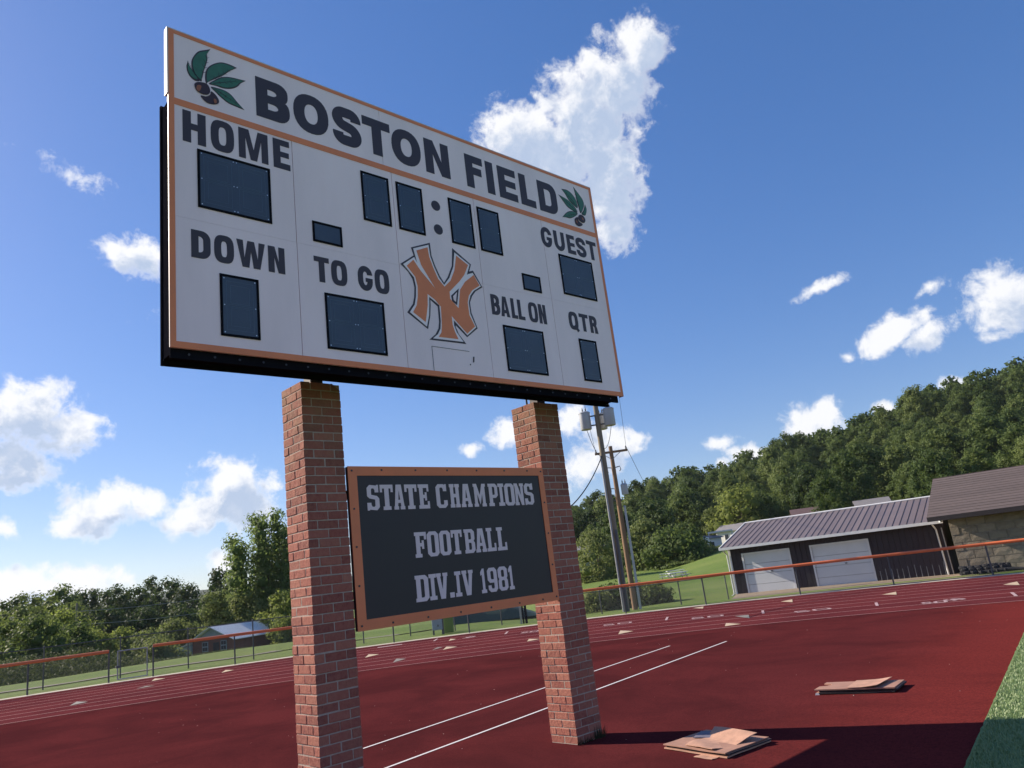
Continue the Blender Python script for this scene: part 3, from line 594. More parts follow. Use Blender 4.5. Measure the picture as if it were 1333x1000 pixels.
# steel cabinet behind
MB().box((XL + .012, YF + .033, ZB - .075), (XR - .07, YF + .055, ZB + .005)).box((XL + .012, YF + .055, ZB - .045), (XR - .07, -.36, 5.98)).box((XL + .002, -.358, ZB - .085), (XR - .06, -.33, 6.02)).build('cabinet', m_black, sb)
bm_ = MB()
for i in range(26):
    x = XL + .15 + i * .2
    bm_.lathe((0, 0, 0), [(.0, 0), (.009, 0), (.009, .007), (.0, .007)], 8)
    for v_ in bm_.v[-32:]: v_.x, v_.y, v_.z = x + v_.x, YF + .033 - v_.z, ZB - .035 + v_.y
tag(bm_.build('bolt_row', m_bolt, sb), kind='stuff')
for X in (.135, 3.008 + .135):
    MB().box((X, .07, PH - .03), (X + .13, .20, 6.1)).build('support_post', nmat('weathered_steel', (.06, .05, .05), .3, 8, .6), sb)
MB().box((XL + .4, -.325, 4.1), (XR - .4, .068, 4.25)).box((XL + .4, -.325, 5.6), (XR - .4, .068, 5.75)).build('cross_beam', m_black, sb)
MB().tube([(3.05, .16, PH - .15), (3.03, .14, 3.95), (2.98, -.1, 4.1)], .012, 8).build('conduit', m_bolt, sb, smooth=True)
def display(x0, x1, z0, z1, digits, screws=True):
    d = thing.__globals__['bpy'].data.objects.new('digit_window', None); put(d, sb)
    f = .020; y0 = YF - .008
    fr = MB().box((x0, y0, z0), (x0 + f, YF - .0012, z1)).box((x1 - f, y0, z0), (x1, YF - .0012, z1)).box((x0 + f, y0, z0), (x1 - f, YF - .0012, z0 + f)).box((x0 + f, y0, z1 - f), (x1 - f, YF - .0012, z1))
    fr.build('window_frame', m_black, d)
    MB().box((x0 + f - .004, YF - .004, z0 + f - .004), (x1 - f + .004, YF - .0012, z1 - f + .004)).build('dark_pane', m_navy, d)
    s_ = MB(); o_ = MB(); w = (x1 - x0 - 2 * f) / max(digits, 1)
    for k in range(digits):
        a0, a1 = x0 + f + k * w + .03, x0 + f + (k + 1) * w - .03; b0, b1 = z0 + f + .035, z1 - f - .035; l_ = .004; zm = (b0 + b1) / 2
        for ins in (0, .034):
            c0, c1, e0, e1 = a0 + ins, a1 - ins, b0 + ins, b1 - ins
            for q0, q1 in ((e0, zm - .006 - ins * .35), (zm + .006 + ins * .35, e1)):
                o_.box((c0, YF - .0052, q0), (c0 + l_, YF - .0041, q1)).box((c1 - l_, YF - .0052, q0), (c1, YF - .0041, q1)).box((c0 + l_, YF - .0052, q0), (c1 - l_, YF - .0041, q0 + l_)).box((c0 + l_, YF - .0052, q1 - l_), (c1 - l_, YF - .0041, q1))
    if digits: tag(o_.build('segment_outline', m_navy2, d), kind='stuff')
    pts = []
    if digits:
        for k in range(digits + 1):
            for zz in (z0 + f + .014, (z0 + z1) / 2, z1 - f - .014):
                xx = x0 + f + k * w
                if 0 < k < digits: pts += [(xx - .014, zz), (xx + .014, zz)]
                else: pts.append((xx + (.014 if k == 0 else -.014), zz))
    for px_, pz_ in pts:
        k0 = len(s_.v); s_.lathe((0, 0, 0), [(.0, 0), (.0055, 0), (.0055, .003), (0, .003)], 6)
        for v_ in s_.v[k0:]: v_.x, v_.y, v_.z = px_ + v_.x, YF - .0041 - v_.z, pz_ + v_.y
    if pts: tag(s_.build('screws', m_screw, d), kind='stuff')
display(-1.123, -.486, 5.033, 5.571, 2); display(-.96, -.632, 3.941, 4.476, 1); display(-.017, .606, 3.943, 4.472, 2)
display(-.098, .204, 4.961, 5.165, 0); display(2.522, 2.813, 4.952, 5.154, 0)
for x0, x1 in ((.459, .781), (.870, 1.194), (1.54, 1.86), (1.943, 2.265)): display(x0, x1, 5.312, 5.847, 1)
display(2.125, 2.739, 3.945, 4.469, 2); display(3.197, 3.802, 5.015, 5.541, 2); display(3.338, 3.649, 3.942, 4.467, 1)
for q in ((1.366, 5.702), (1.369, 5.426)): flat('colon_dot', [[sup(q[0], q[1], .058, .058, 2, 24)]], YF, m_ink, sb)
S1 = .066
word([('H', -1.238, -1.047), ('O', -1.006, -.804), ('M', -.763, -.495), ('E', -.445, -.285)], 5.612, 5.909, .068, YF, m_ink, sb, n=3.0)
word([('D', -1.182, -1.028), ('O', -.999, -.834), ('W', -.811, -.562), ('N', -.535, -.384)], 4.576, 4.820, .058, YF, m_ink, sb, n=3.0)
word([('T', -.103, .047), ('O', .067, .231), ('G', .345, .503), ('O', .529, .69)], 4.570, 4.815, .056, YF, m_ink, sb, n=3.0)
word([('B', 1.994, 2.118), ('A', 2.129, 2.256), ('L', 2.287, 2.377), ('L', 2.389, 2.488), ('O', 2.554, 2.697), ('N', 2.716, 2.832)], 4.572, 4.808, .046, YF, m_ink, sb, n=3.2)
word([('G', 2.937, 3.118), ('U', 3.160, 3.345), ('E', 3.391, 3.535), ('S', 3.556, 3.735), ('T', 3.757, 3.941)], 5.592, 5.850, .058, YF, m_ink, sb, n=3.0)
word([('Q', 3.216, 3.376), ('T', 3.405, 3.562), ('R', 3.590, 3.72)], 4.574, 4.798, .052, YF, m_ink, sb, n=3.0)
word([('B', -.589, -.264), ('O', -.224, .141), ('S', .186, .504), ('T', .525, .854), ('O', .867, 1.234), ('N', 1.29, 1.618)], 6.088, 6.500, .113, YF, m_ink, sb, n=2.25)
word([('F', 1.851, 2.108), ('I', 2.155, 2.268), ('E', 2.339, 2.628), ('L', 2.682, 2.929), ('D', 2.992, 3.317)], 6.076, 6.490, .108, YF, m_ink, sb, n=2.25)
ORG = [(1.052,5.114),(1.197,5.181),(1.207,5.076),(1.245,4.965),(1.294,4.849),(1.368,4.776),(1.456,4.858),(1.524,4.989),(1.57,5.166),(1.72,5.088),(1.651,4.96),(1.576,4.874),(1.427,4.731),(1.426,4.652),(1.527,4.563),(1.574,4.781),(1.654,4.884),(1.785,4.986),(1.853,4.876),(1.74,4.802),(1.682,4.727),(1.658,4.651),(1.662,4.508),(1.723,4.39),(1.605,4.296),(1.421,4.464),(1.423,4.364),(1.445,4.29),(1.479,4.22),(1.228,4.212),(1.27,4.266),(1.283,4.344),(1.295,4.545),(1.222,4.613),(1.139,4.658),(1.128,4.534),(1.083,4.349),(0.942,4.432),(0.993,4.512),(1.015,4.606),(1.026,4.714),(1.008,4.818),(0.916,4.92),(1.002,5.002),(1.078,4.901),(1.253,4.727),(1.094,4.966)]
WHT = [(1.015,5.13),(1.215,5.214),(1.223,5.088),(1.259,4.979),(1.309,4.867),(1.367,4.796),(1.446,4.889),(1.517,5.031),(1.551,5.201),(1.745,5.098),(1.691,4.973),(1.775,5.01),(1.872,4.87),(1.764,4.801),(1.708,4.737),(1.674,4.654),(1.678,4.526),(1.739,4.383),(1.606,4.277),(1.445,4.421),(1.442,4.366),(1.468,4.293),(1.545,4.198),(1.155,4.187),(1.223,4.24),(1.262,4.303),(1.276,4.389),(1.278,4.558),(1.157,4.63),(1.151,4.553),(1.134,4.428),(1.094,4.302),(0.904,4.426),(0.971,4.516),(0.994,4.602),(1.007,4.711),(0.993,4.808),(0.875,4.93),(1.017,5.036),(1.051,4.973)]
DRK = [(0.991,5.137),(1.237,5.243),(1.242,5.1),(1.275,4.995),(1.323,4.889),(1.371,4.821),(1.429,4.898),(1.501,5.041),(1.53,5.246),(1.768,5.106),(1.73,5.018),(1.786,5.039),(1.894,4.865),(1.789,4.799),(1.733,4.736),(1.693,4.657),(1.698,4.538),(1.759,4.376),(1.603,4.258),(1.468,4.37),(1.463,4.354),(1.494,4.278),(1.58,4.181),(1.112,4.169),(1.196,4.237),(1.239,4.304),(1.255,4.378),(1.258,4.542),(1.171,4.602),(1.168,4.54),(1.151,4.428),(1.107,4.279),(0.874,4.421),(0.951,4.52),(0.975,4.599),(0.988,4.704),(0.974,4.789),(0.927,4.861),(0.844,4.928),(1.016,5.055)]
HOL = [(1.556,4.79),(1.444,4.691),(1.449,4.629),(1.51,4.595)]
HIN = [(1.523,4.743),(1.466,4.686),(1.47,4.645),(1.496,4.627)]
EM1 = {'L':[[(-0.992,6.606),(-1.023,6.545),(-1.021,6.483),(-1.042,6.395),(-1.063,6.332),(-1.071,6.275),(-1.078,6.241),(-1.123,6.269),(-1.151,6.334),(-1.158,6.408),(-1.133,6.481),(-1.086,6.548)],[(-1.187,6.407),(-1.18,6.364),(-1.154,6.332),(-1.129,6.289),(-1.091,6.243),(-1.13,6.228),(-1.168,6.25),(-1.193,6.293),(-1.2,6.351)],[(-0.757,6.512),(-0.818,6.458),(-0.881,6.384),(-0.944,6.327),(-1.018,6.261),(-1.035,6.235),(-1.044,6.301),(-1.029,6.385),(-0.981,6.452),(-0.913,6.504),(-0.851,6.52),(-0.788,6.518)],[(-0.679,6.409),(-0.722,6.369),(-0.759,6.315),(-0.816,6.272),(-0.885,6.249),(-0.952,6.249),(-1.012,6.244),(-0.971,6.292),(-0.916,6.346),(-0.854,6.379),(-0.785,6.396)],[(-0.701,6.098),(-0.765,6.104),(-0.847,6.115),(-0.914,6.152),(-0.96,6.188),(-0.996,6.22),(-0.939,6.231),(-0.872,6.231),(-0.817,6.209),(-0.764,6.155)]],'A':[[(-1.078,6.256),(-1.009,6.578)],[(-1.101,6.247),(-1.187,6.388)],[(-1.025,6.255),(-0.782,6.505)],[(-0.992,6.253),(-0.707,6.399)],[(-0.979,6.219),(-0.723,6.115)]],'F':[[(-1.137,6.179),(-1.124,6.211),(-1.078,6.232),(-1.032,6.233),(-1.01,6.207),(-1.004,6.163),(-1.027,6.127),(-1.073,6.117),(-1.118,6.133)],[(-1.085,6.099),(-1.041,6.106),(-1.004,6.136),(-0.994,6.175),(-0.954,6.152),(-0.928,6.108),(-0.936,6.074),(-0.976,6.051),(-1.029,6.046),(-1.068,6.069)]],'H':[[(-1.121,6.162),(-1.108,6.191),(-1.079,6.191),(-1.096,6.134),(-1.115,6.138)],[(-0.975,6.105),(-0.955,6.105),(-0.949,6.077),(-0.969,6.065)]]}
EM2 = {'L':[[(3.677,6.589),(3.724,6.544),(3.776,6.496),(3.822,6.447),(3.84,6.381),(3.808,6.303),(3.75,6.227),(3.73,6.252),(3.72,6.326),(3.704,6.399),(3.696,6.482)],[(3.437,6.49),(3.524,6.503),(3.601,6.486),(3.662,6.441),(3.696,6.381),(3.706,6.307),(3.681,6.285),(3.609,6.327),(3.546,6.364),(3.495,6.434)],[(3.364,6.39),(3.43,6.378),(3.497,6.366),(3.571,6.34),(3.634,6.303),(3.682,6.24),(3.666,6.213),(3.579,6.228),(3.504,6.254),(3.446,6.306)],[(3.377,6.079),(3.455,6.155),(3.533,6.201),(3.627,6.218),(3.684,6.202),(3.611,6.142),(3.522,6.097),(3.443,6.092)],[(3.861,6.383),(3.879,6.322),(3.852,6.245),(3.819,6.21),(3.76,6.221),(3.815,6.29)]],'A':[[(3.738,6.239),(3.691,6.535)],[(3.693,6.296),(3.471,6.488)],[(3.668,6.221),(3.392,6.382)],[(3.663,6.197),(3.403,6.089)],[(3.79,6.222),(3.859,6.363)]],'F':[[(3.713,6.194),(3.775,6.199),(3.813,6.158),(3.797,6.108),(3.752,6.09),(3.695,6.106),(3.678,6.147)],[(3.673,6.15),(3.682,6.095),(3.744,6.072),(3.733,6.047),(3.667,6.02),(3.61,6.04),(3.604,6.098),(3.629,6.131)]],'H':[[(3.748,6.165),(3.777,6.157),(3.776,6.13),(3.752,6.135)],[(3.632,6.098),(3.647,6.071),(3.638,6.054),(3.622,6.073)]]}
o = flat('monogram_outline', [[DRK]], YF, m_ink, sb, .002)
o = flat('monogram_white', [[WHT]], YF - .0026, nmat('monogram_white', (.99, .84, .86), .06, 3, .5), sb, .002)
o = flat('monogram', [[ORG]], YF - .0052, m_orange, sb, .002)
flat('monogram_outline', [[HOL]], YF - .0052, m_ink, sb, .002); flat('monogram_white', [[HIN]], YF - .0078, m_white, sb, .002)
m_leafp = nmat('leaf_green_print', (.045, .16, .105), .25, 14, .55); m_nut = nmat('dark_fruit_print', (.045, .022, .030), .2, 9, .55); m_nuth = nmat('orange_fruit_highlight', (.35, .11, .05), .1, 9, .5)
def smooth_loop(pts, k=3, keep=0):
    n = len(pts); o_ = []
    for i in range(n):
        p0, p1, p2, p3 = [Vector(pts[(i + j) % n]) for j in (-1, 0, 1, 2)]
        if keep and i in (0, n - 1):
            o_ += [tuple(p1 + (p2 - p1) * t / k) for t in range(k)]; continue
        for t in range(k):
            u = t / k; o_.append(tuple(.5 * ((2 * p1) + (p2 - p0) * u + (2 * p0 - 5 * p1 + 4 * p2 - p3) * u * u + (3 * p1 - p0 - 3 * p2 + p3) * u ** 3)))
    return o_
for EM in (EM1, EM2):
    outl = [smooth_loop(l, 3, 1) for l in EM['L']]; inner = []; vein = []
    for l, (a_, b_) in zip(outl, EM['A']):
        c_ = Vector((0, 0))
        for q in l: c_ += Vector(q)
        c_ /= len(l); A_, B_2 = Vector(a_), Vector(b_); ax = (B_2 - A_).normalized(); nx = Vector((-ax.y, ax.x))
        wmax = max(abs((Vector(q) - c_).dot(nx)) for q in l); lm = max(abs((Vector(q) - c_).dot(ax)) for q in l); th = .0105 if EM is EM1 else .009
        inner.append([tuple(c_ + nx * (Vector(q) - c_).dot(nx) * max(.3, 1 - th / wmax) + ax * (Vector(q) - c_).dot(ax) * (1 - th * 2.2 / lm)) for q in l])
        M0 = A_ + (B_2 - A_) * .06; M1 = A_ + (B_2 - A_) * .93
        vein.append([tuple(M0 + nx * .0035), tuple(M1), tuple(M0 - nx * .0035)])
        for f in (.25, .42, .59, .76):
            P_ = A_ + (B_2 - A_) * f; ww = wmax * .36 * math.sin(math.pi * min(1, f * .85 + .1))
            for sg in (1, -1):
                Q_ = P_ + nx * sg * ww + ax * ww * .9; n_ = (Q_ - P_).normalized(); n_ = Vector((-n_.y, n_.x)) * .002; P2 = P_ + nx * sg * .004
                vein.append([tuple(P2 - n_), tuple(Q_), tuple(P2 + n_)])
    mid = EM['F'][0]
    for l in outl: flat('emblem_leaf_outline', [[l]], YF, m_ink, sb, .002)
    for l in inner: flat('emblem_leaf', [[l]], YF - .0026, m_leafp, sb, .002)
    tag(flat('emblem_leaf_vein', [vein], YF - .0052, m_ink, sb, .001), kind='stuff')
    for fi, f in enumerate(EM['F'][::-1]): flat('emblem_fruit', [[smooth_loop(f, 3)]], YF - .0026 - .002 * fi, m_nut, sb, .0016)
    for f in EM['H']: flat('emblem_fruit_highlight', [[smooth_loop(f, 3)]], YF - .0066, m_nuth, sb, .0012)
# access door scribed into the lower panel
d_ = MB(); l_ = .004
d_.box((1.131, YF - .0035, 3.85), (1.131 + l_, YF - .0012, 4.105)).box((1.137, YF - .0035, 4.101), (1.61, YF - .0012, 4.105))
d_.hexa([(1.645, YF - .01, 3.99), (1.655, YF - .01, 3.99), (1.655, YF - .002, 3.99), (1.645, YF - .002, 3.99)], [(1.655, YF - .01, 4.05), (1.665, YF - .01, 4.05), (1.665, YF - .002, 4.05), (1.655, YF - .002, 4.05)])
d_.box((1.60, YF - .006, 3.955), (1.61, YF - .002, 3.968)).build('access_hatch', m_bolt, sb)

# ------------------------------------------------------------------ champions sign
m_char = nmat('charcoal_sheet', (.034, .025, .027), .2, 2, .5); m_lil = nmat('pale_letter_vinyl', (.82, .68, .70), .05, 4, .55)
sg = thing('plaque', 'dark rectangular sign with orange border reading STATE CHAMPIONS FOOTBALL between the pillars', 'sign')
x0, x1, z0, z1 = .430, 3.005, 1.506, 3.002
MB().box((x0 + .003, .002, z0 + .003), (x1 - .003, .045, z1 - .003)).build('sign_board', m_char, sg)
t_ = MB().box((x0, -.006, z0), (.524, .0015, z1)).box((2.926, -.006, z0), (x1, .0015, z1)).box((.524, -.006, z0), (2.926, .0015, 1.600)).box((.524, -.006, 2.913), (2.926, .0015, z1))
t_.build('orange_border', m_orange, sg)
s_ = MB()
for px_, pz_ in [(x0 + .04, z) for z in (1.55, 1.9, 2.25, 2.6, 2.96)] + [(x1 - .04, z) for z in (1.55, 1.9, 2.25, 2.6, 2.96)] + [(x, z) for x in (.8, 1.2, 1.6, 2.0, 2.4, 2.75) for z in (z0 + .035, z1 - .035)]:
    k0 = len(s_.v); s_.lathe((0, 0, 0), [(0, 0), (.01, 0), (.01, .006), (0, .006)], 6)
    for v_ in s_.v[k0:]: v_.x, v_.y, v_.z = px_ + v_.x, -.006 - v_.z, pz_ + v_.y
tag(s_.build('bolts', m_bolt, sg), kind='stuff')
MB().box((.407, .05, 1.7), (3.006, .09, 1.78)).box((.407, .05, 2.7), (3.006, .09, 2.78)).build('mounting_rail', m_bolt, sg)
word([('S', .62, .755), ('T', .768, .915), ('A', .92, 1.046), ('T', 1.052, 1.197), ('E', 1.215, 1.347), ('C', 1.435, 1.574), ('H', 1.61, 1.74), ('A', 1.757, 1.9), ('M', 1.93, 2.098), ('P', 2.138, 2.270), ('I', 2.280, 2.364), ('O', 2.374, 2.519), ('N', 2.522, 2.664), ('S', 2.672, 2.811)], 2.580, 2.824, 0, .002, m_lil, sg, 's')
word([('F', 1.121, 1.262), ('O', 1.272, 1.412), ('O', 1.424, 1.562), ('T', 1.573, 1.713), ('B', 1.742, 1.878), ('A', 1.888, 2.034), ('L', 2.044, 2.168), ('L', 2.188, 2.323)], 2.105, 2.350, 0, .002, m_lil, sg, 's')
word([('D', 1.085, 1.241), ('I', 1.25, 1.335), ('V', 1.339, 1.48), ('.', 1.495, 1.55), ('I', 1.568, 1.645), ('V', 1.662, 1.806), ('1', 1.902, 1.978), ('9', 1.998, 2.128), ('8', 2.145, 2.275), ('1', 2.290, 2.366)], 1.690, 1.937, 0, .002, m_lil, sg, 's')

# ------------------------------------------------------------------ the two stacks of sheets on the rubber
m_ply = nmat('worn_tan_sheet', (.35, .185, .13), .22, 7, .8, bump=.002); m_ply2 = nmat('pale_tan_sheet', (.46, .255, .175), .3, 9, .8, bump=.003); m_dark = nmat('dark_rubber_edge', (.03, .022, .022), .3, 20, .8); m_blue = nmat('grey_blue_sheet', (.14, .13, .17), .15, 8, .7)
def slabq(c4, z0, z1, mats, name, parent, n=8, warp=.006, seed=1, curl=None, wave=0, up=1.0):
    """thin sheet over four ground corners (a,b,c,d), gently warped; edges show their thickness"""
    a_, b_, c_, d_ = [Vector((*q, 0)) for q in c4]; V = []; Fc = []; fm = []
    for s_ in (0, 1):
        for i in range(n + 1):
            for j in range(n + 1):
                u, v_ = i / n, j / n
                q = a_ * (1 - u) * (1 - v_) + b_ * u * (1 - v_) + c_ * u * v_ + d_ * (1 - u) * v_
                q = q + Vector((noise.noise(Vector((u * 3, v_ * 3, seed))), noise.noise(Vector((u * 3, v_ * 3, seed + 9))), 0)) * .006 * (1 if 0 in (i, j) or n in (i, j) else 0)
                z = warp * (noise.noise(Vector((u * 2.1, v_ * 2.1, seed * 3.3))) + .5) + (curl(u, v_) if curl else 0)
                V.append((q.x, q.y, (z1 if s_ else z0) + z))
    m_ = (n + 1) ** 2
    for i in range(n):
        for j in range(n):
            k = i * (n + 1) + j
            Fc.append((k, k + n + 1, k + n + 2, k + 1)[::-1]); fm.append(0); Fc.append((m_ + k, m_ + k + n + 1, m_ + k + n + 2, m_ + k + 1)); fm.append(0)
    rim = [i * (n + 1) for i in range(n + 1)] + [n * (n + 1) + j for j in range(1, n + 1)] + [i * (n + 1) + n for i in range(n - 1, -1, -1)] + [j for j in range(n - 1, 0, -1)]
    for i in range(len(rim)):
        p0, p1 = rim[i], rim[(i + 1) % len(rim)]; Fc.append((p0, p1, m_ + p1, m_ + p0)); fm.append(1)
    return mesh(name, V, Fc, mats, parent, fm=fm)
s1 = thing('sheet_stack', 'ragged stack of tan sheets with a curled top sheet, nearest the pillar, half in shadow', 'stack of sheets', (0, 0, 0))
L_, N_, R_, = Vector((3.150, -1.04)), Vector((3.04, -1.83)), Vector((3.70, -1.90)); K_ = L_ + R_ - N_
def off(c4, dx, dy, sc=1.0):
    c = sum(c4, Vector((0, 0))) / 4; return [tuple(c + (q - c) * sc + Vector((dx, dy))) for q in c4]
Q4 = [L_, N_, R_, K_]
slabq(off(Q4, .0, .0), .004, .016, [m_ply, m_ply2], 'sheet', s1, seed=1)
slabq(off(Q4, .012, -.01, .985), .020, .032, [m_ply, m_dark], 'sheet', s1, seed=2)
slabq(off(Q4, -.004, .008, .99), .036, .046, [m_ply, m_ply], 'sheet', s1, seed=3)
slabq([(3.43, -1.20), (3.50, -1.42), (3.66, -1.40), (3.62, -1.17)], .050, .056, [m_blue, m_blue], 'grey_sheet', s1, seed=4, curl=lambda u, v: .02 * v)
slabq([(3.155, -1.30), (3.07, -1.66), (3.58, -1.84), (3.68, -1.30)], .050, .056, [m_ply2, m_ply2], 'top_sheet', s1, seed=5, n=12, curl=lambda u, v: .055 * max(0, v - .45) ** 1.5 * 2.2 + .012 * math.sin(v * 7 + u * 2))
slabq([(2.99, -1.50), (2.96, -1.72), (3.06, -1.74), (3.08, -1.52)], .001, .005, [m_ply2, m_ply2], 'loose_strip', s1, seed=6)
s2 = thing('sheet_stack', 'neat stack of tan sheets with a notched end lying alone on the red rubber', 'stack of sheets', (0, 0, 0))
a_, b_ = Vector((5.92, -1.24)), Vector((6.17, -2.10)); d_ = Vector((6.37, -1.17)) + Vector((.03, .0)); c_ = b_ + (d_ - a_)
Q5 = [a_, b_, c_, d_]
slabq(off(Q5, 0, 0, .98), .004, .02, [m_ply, m_dark], 'sheet', s2, seed=11)
slabq(off(Q5, .02, -.03, .97), .026, .042, [m_ply, m_dark], 'sheet', s2, seed=12)
# notched sheet on top
e1 = (b_ - a_); e2 = (d_ - a_); prof = [(0, 0), (1, 0), (1, 1), (.0, 1), (0, .80), (.10, .74), (.13, .62), (.10, .50), (.0, .42), (.0, .36)]
top = [a_ + e1 * u + e2 * v for u, v in prof]
MB().prism([(q.x, q.y, .050) for q in top], (0, 0, .014)).build('notched_sheet', m_ply, s2)
slabq([tuple(a_ + e1 * u + e2 * v) for u, v in ((.42, .0), (.80, -.02), (.86, 1.0), (.40, .98))], .067, .073, [m_ply2, m_ply2], 'top_sheet', s2, seed=15, n=12, curl=lambda u, v: .045 * max(0, u - .35) ** 1.4)
MB().hexa([(*(a_ + e1 * .0), .0), (*(a_ + e1 * .06), .0), (*(a_ + e1 * .05 + e2 * .05), .0), (*(a_ + e2 * .05), .0)], [(*(a_ + e1 * .01), .022), (*(a_ + e1 * .05), .022), (*(a_ + e1 * .04 + e2 * .04), .022), (*(a_ + e2 * .04 + e1 * .01), .022)]).build('white_block', mat('white_scrap', (.7, .7, .7)), s2)
# ------------------------------------------------------------------ foliage
def leaf_mat(name, c0, c1, trans=.3, tint=.22):
    mt = bpy.data.materials.new(name); mt.use_nodes = True; nt = mt.node_tree; nt.nodes.clear(); T = NT(nt)
    geo = T.n('ShaderNodeNewGeometry'); tcx = T.n('ShaderNodeTexCoord').outputs[3]
    n = T.noise(tcx, .55, 4, .6).outputs[0]; n2 = T.noise(tcx, 6, 3, .7).outputs[0]
    oi = T.n('ShaderNodeObjectInfo').outputs['Random']
    f = T.math('MULTIPLY_ADD', n2, .8, T.math('MULTIPLY_ADD', n, .9, -.35), clamp=True)
    c = T.mix(f, c0, c1)
    hsv = T.n('ShaderNodeHueSaturation', {0: T.math('MULTIPLY_ADD', oi, -.045, .522), 1: .9, 2: T.math('MULTIPLY_ADD', oi, 2 * tint, 1 - tint), 3: 1., 4: c})
    d = T.n('ShaderNodeBsdfPrincipled', {'Base Color': hsv.outputs[0], 'Roughness': .6, 'Specular IOR Level': .15})
    t = T.n('ShaderNodeBsdfTranslucent', {0: T.mix(.5, hsv.outputs[0], c1)})
    mx = T.n('ShaderNodeMixShader', {0: trans, 1: d.outputs[0], 2: t.outputs[0]})
    T.n('ShaderNodeOutputMaterial', {0: mx.outputs[0]}); return mt
LM = {'d': leaf_mat('dark_foliage', (.032, .062, .016), (.090, .13, .030), .35), 'm': leaf_mat('mid_foliage', (.065, .105, .022), (.16, .21, .045), .45),
      'b': leaf_mat('olive_foliage', (.10, .14, .035), (.21, .25, .07), .5), 'y': leaf_mat('bright_foliage', (.14, .185, .03), (.27, .32, .06), .55),
      'c': leaf_mat('cottonwood_foliage', (.095, .145, .03), (.22, .28, .07), .55), 'f': leaf_mat('forest_foliage', (.040, .076, .016), (.135, .185, .040), .40, .42)}
m_bark = nmat('bark', (.10, .08, .06), .3, 9, .9, bump=.02)
def unit(n):
    v = rng.normal(size=(n, 3)); return v / np.linalg.norm(v, axis=1, keepdims=True)
ICO = None
def ico():
    global ICO
    if ICO is None:
        bm = bmesh.new(); bmesh.ops.create_icosphere(bm, subdivisions=2, radius=1); ICO = ([tuple(v.co) for v in bm.verts], [tuple(v.index for v in f.verts) for f in bm.faces]); bm.free()
    return ICO
def crown(name, H, Wd, n, leaf, nl, mt, base=.12, shape='round', core=True, wood=None):
    """leaf-sized quads spread over many lobes inside an uneven crown; H height, Wd width, base: where leaves begin"""
    lobes = []
    for i in range(nl):
        u = (i + .5) / nl; z = base + (1 - base) * u
        if shape == 'tall': rr = .5 * math.sin(math.pi * min(1, u * .80 + .16)) ** .6
        elif shape == 'bush': rr = .5 * math.cos(u * 1.35) ** .5
        else: rr = .5 * math.sin(math.pi * min(1, (u * .86 + .14))) ** .7
        a_ = i * 2.399 + rng.random() * .9; r_ = rr * (.25 + .75 * math.sqrt(rng.random()))
        lr = (.16 + .10 * rng.random()) * (1.15 - .30 * u) * (1.0 if nl > 18 else 1.25)
        lobes.append((r_ * math.cos(a_) * Wd, r_ * math.sin(a_) * Wd, (z - lr * Wd / H * .55) * H, lr * Wd * (1 + .0 * u)))
    if shape == 'plume':
        lobes = []
        for k in range(9):
            a_ = k * 2.4; r_ = Wd * (.10 + .30 * (k / 8)); hx = H * (1.0 - .28 * (k / 8) ** 1.2 - .06 * rng.random())
            for j in range(15):
                f_ = j / 14; zz = H * base + (hx - H * base) * f_
                lobes.append((r_ * math.cos(a_) * (1 + .12 * rng.normal()), r_ * math.sin(a_) * (1 + .12 * rng.normal()), zz - Wd * .05, Wd * (.105 + .05 * rng.random()) * (1.25 - .45 * f_)))
    else: lobes.append((0, 0, H * .6, Wd * .27))
    w = np.array([l[3] ** 2 for l in lobes]); idx = rng.choice(len(lobes), n, p=w / w.sum())
    Lb = np.array(lobes)[idx]; dr = unit(n); dr[:, 2] = np.where(rng.random(n) < .6, np.abs(dr[:, 2]), dr[:, 2])
    rad = Lb[:, 3] * (.72 + .50 * rng.random(n) ** 1.6)
    P = Lb[:, :3] + dr * rad[:, None] * np.array([1, 1, .86]); P[:, 2] = np.maximum(P[:, 2], H * base * .6 + rng.random(n) * .1)
    nr = dr + .55 * unit(n); nr /= np.linalg.norm(nr, axis=1, keepdims=True)
    tg = np.cross(nr, unit(n)); tg /= np.linalg.norm(tg, axis=1, keepdims=True)
    s = leaf * (.6 + .8 * rng.random(n))
    q = cards(P, nr, tg, s * .62, s * .42, '', None)
    ev, ef = [], []
    if core:
        iv, fi = ico()
        for lx, ly, lz, lr in lobes:
            k = len(ev); ev += [(lx + x * lr * .44, ly + y * lr * .44, lz + z * lr * .38) for x, y, z in iv]; ef += [tuple(k + i for i in f) for f in fi]
    return mesh_np(name, q, n, [mt] + ([wood] if wood else []), extra=(ev, ef, 0))
def trunk_mesh(H, r, top=.6, limbs=5, seed=0):
    rnd = random.Random(seed); b_ = MB(); pts = [(0, 0, -.3)]
    for i in range(1, 6): pts.append((rnd.uniform(-.02, .02) * H * i / 5, rnd.uniform(-.02, .02) * H * i / 5, H * top * i / 5))
    b_.tube(pts, [r * 1.25, r, r * .9, r * .75, r * .55, r * .3], 8)
    for i in range(limbs):
        a_ = rnd.random() * 6.28; z = H * top * rnd.uniform(.35, .9); l = H * .22; p0 = Vector((0, 0, z))
        b_.tube([p0, p0 + Vector((math.cos(a_) * l * .5, math.sin(a_) * l * .5, l * .4)), p0 + Vector((math.cos(a_) * l, math.sin(a_) * l, l * .9))], [r * .4, r * .28, r * .1], 6)
    me = bpy.data.meshes.new('trunk'); me.from_pydata([tuple(v) for v in b_.v], [], b_.f); me.materials.append(m_bark); return me

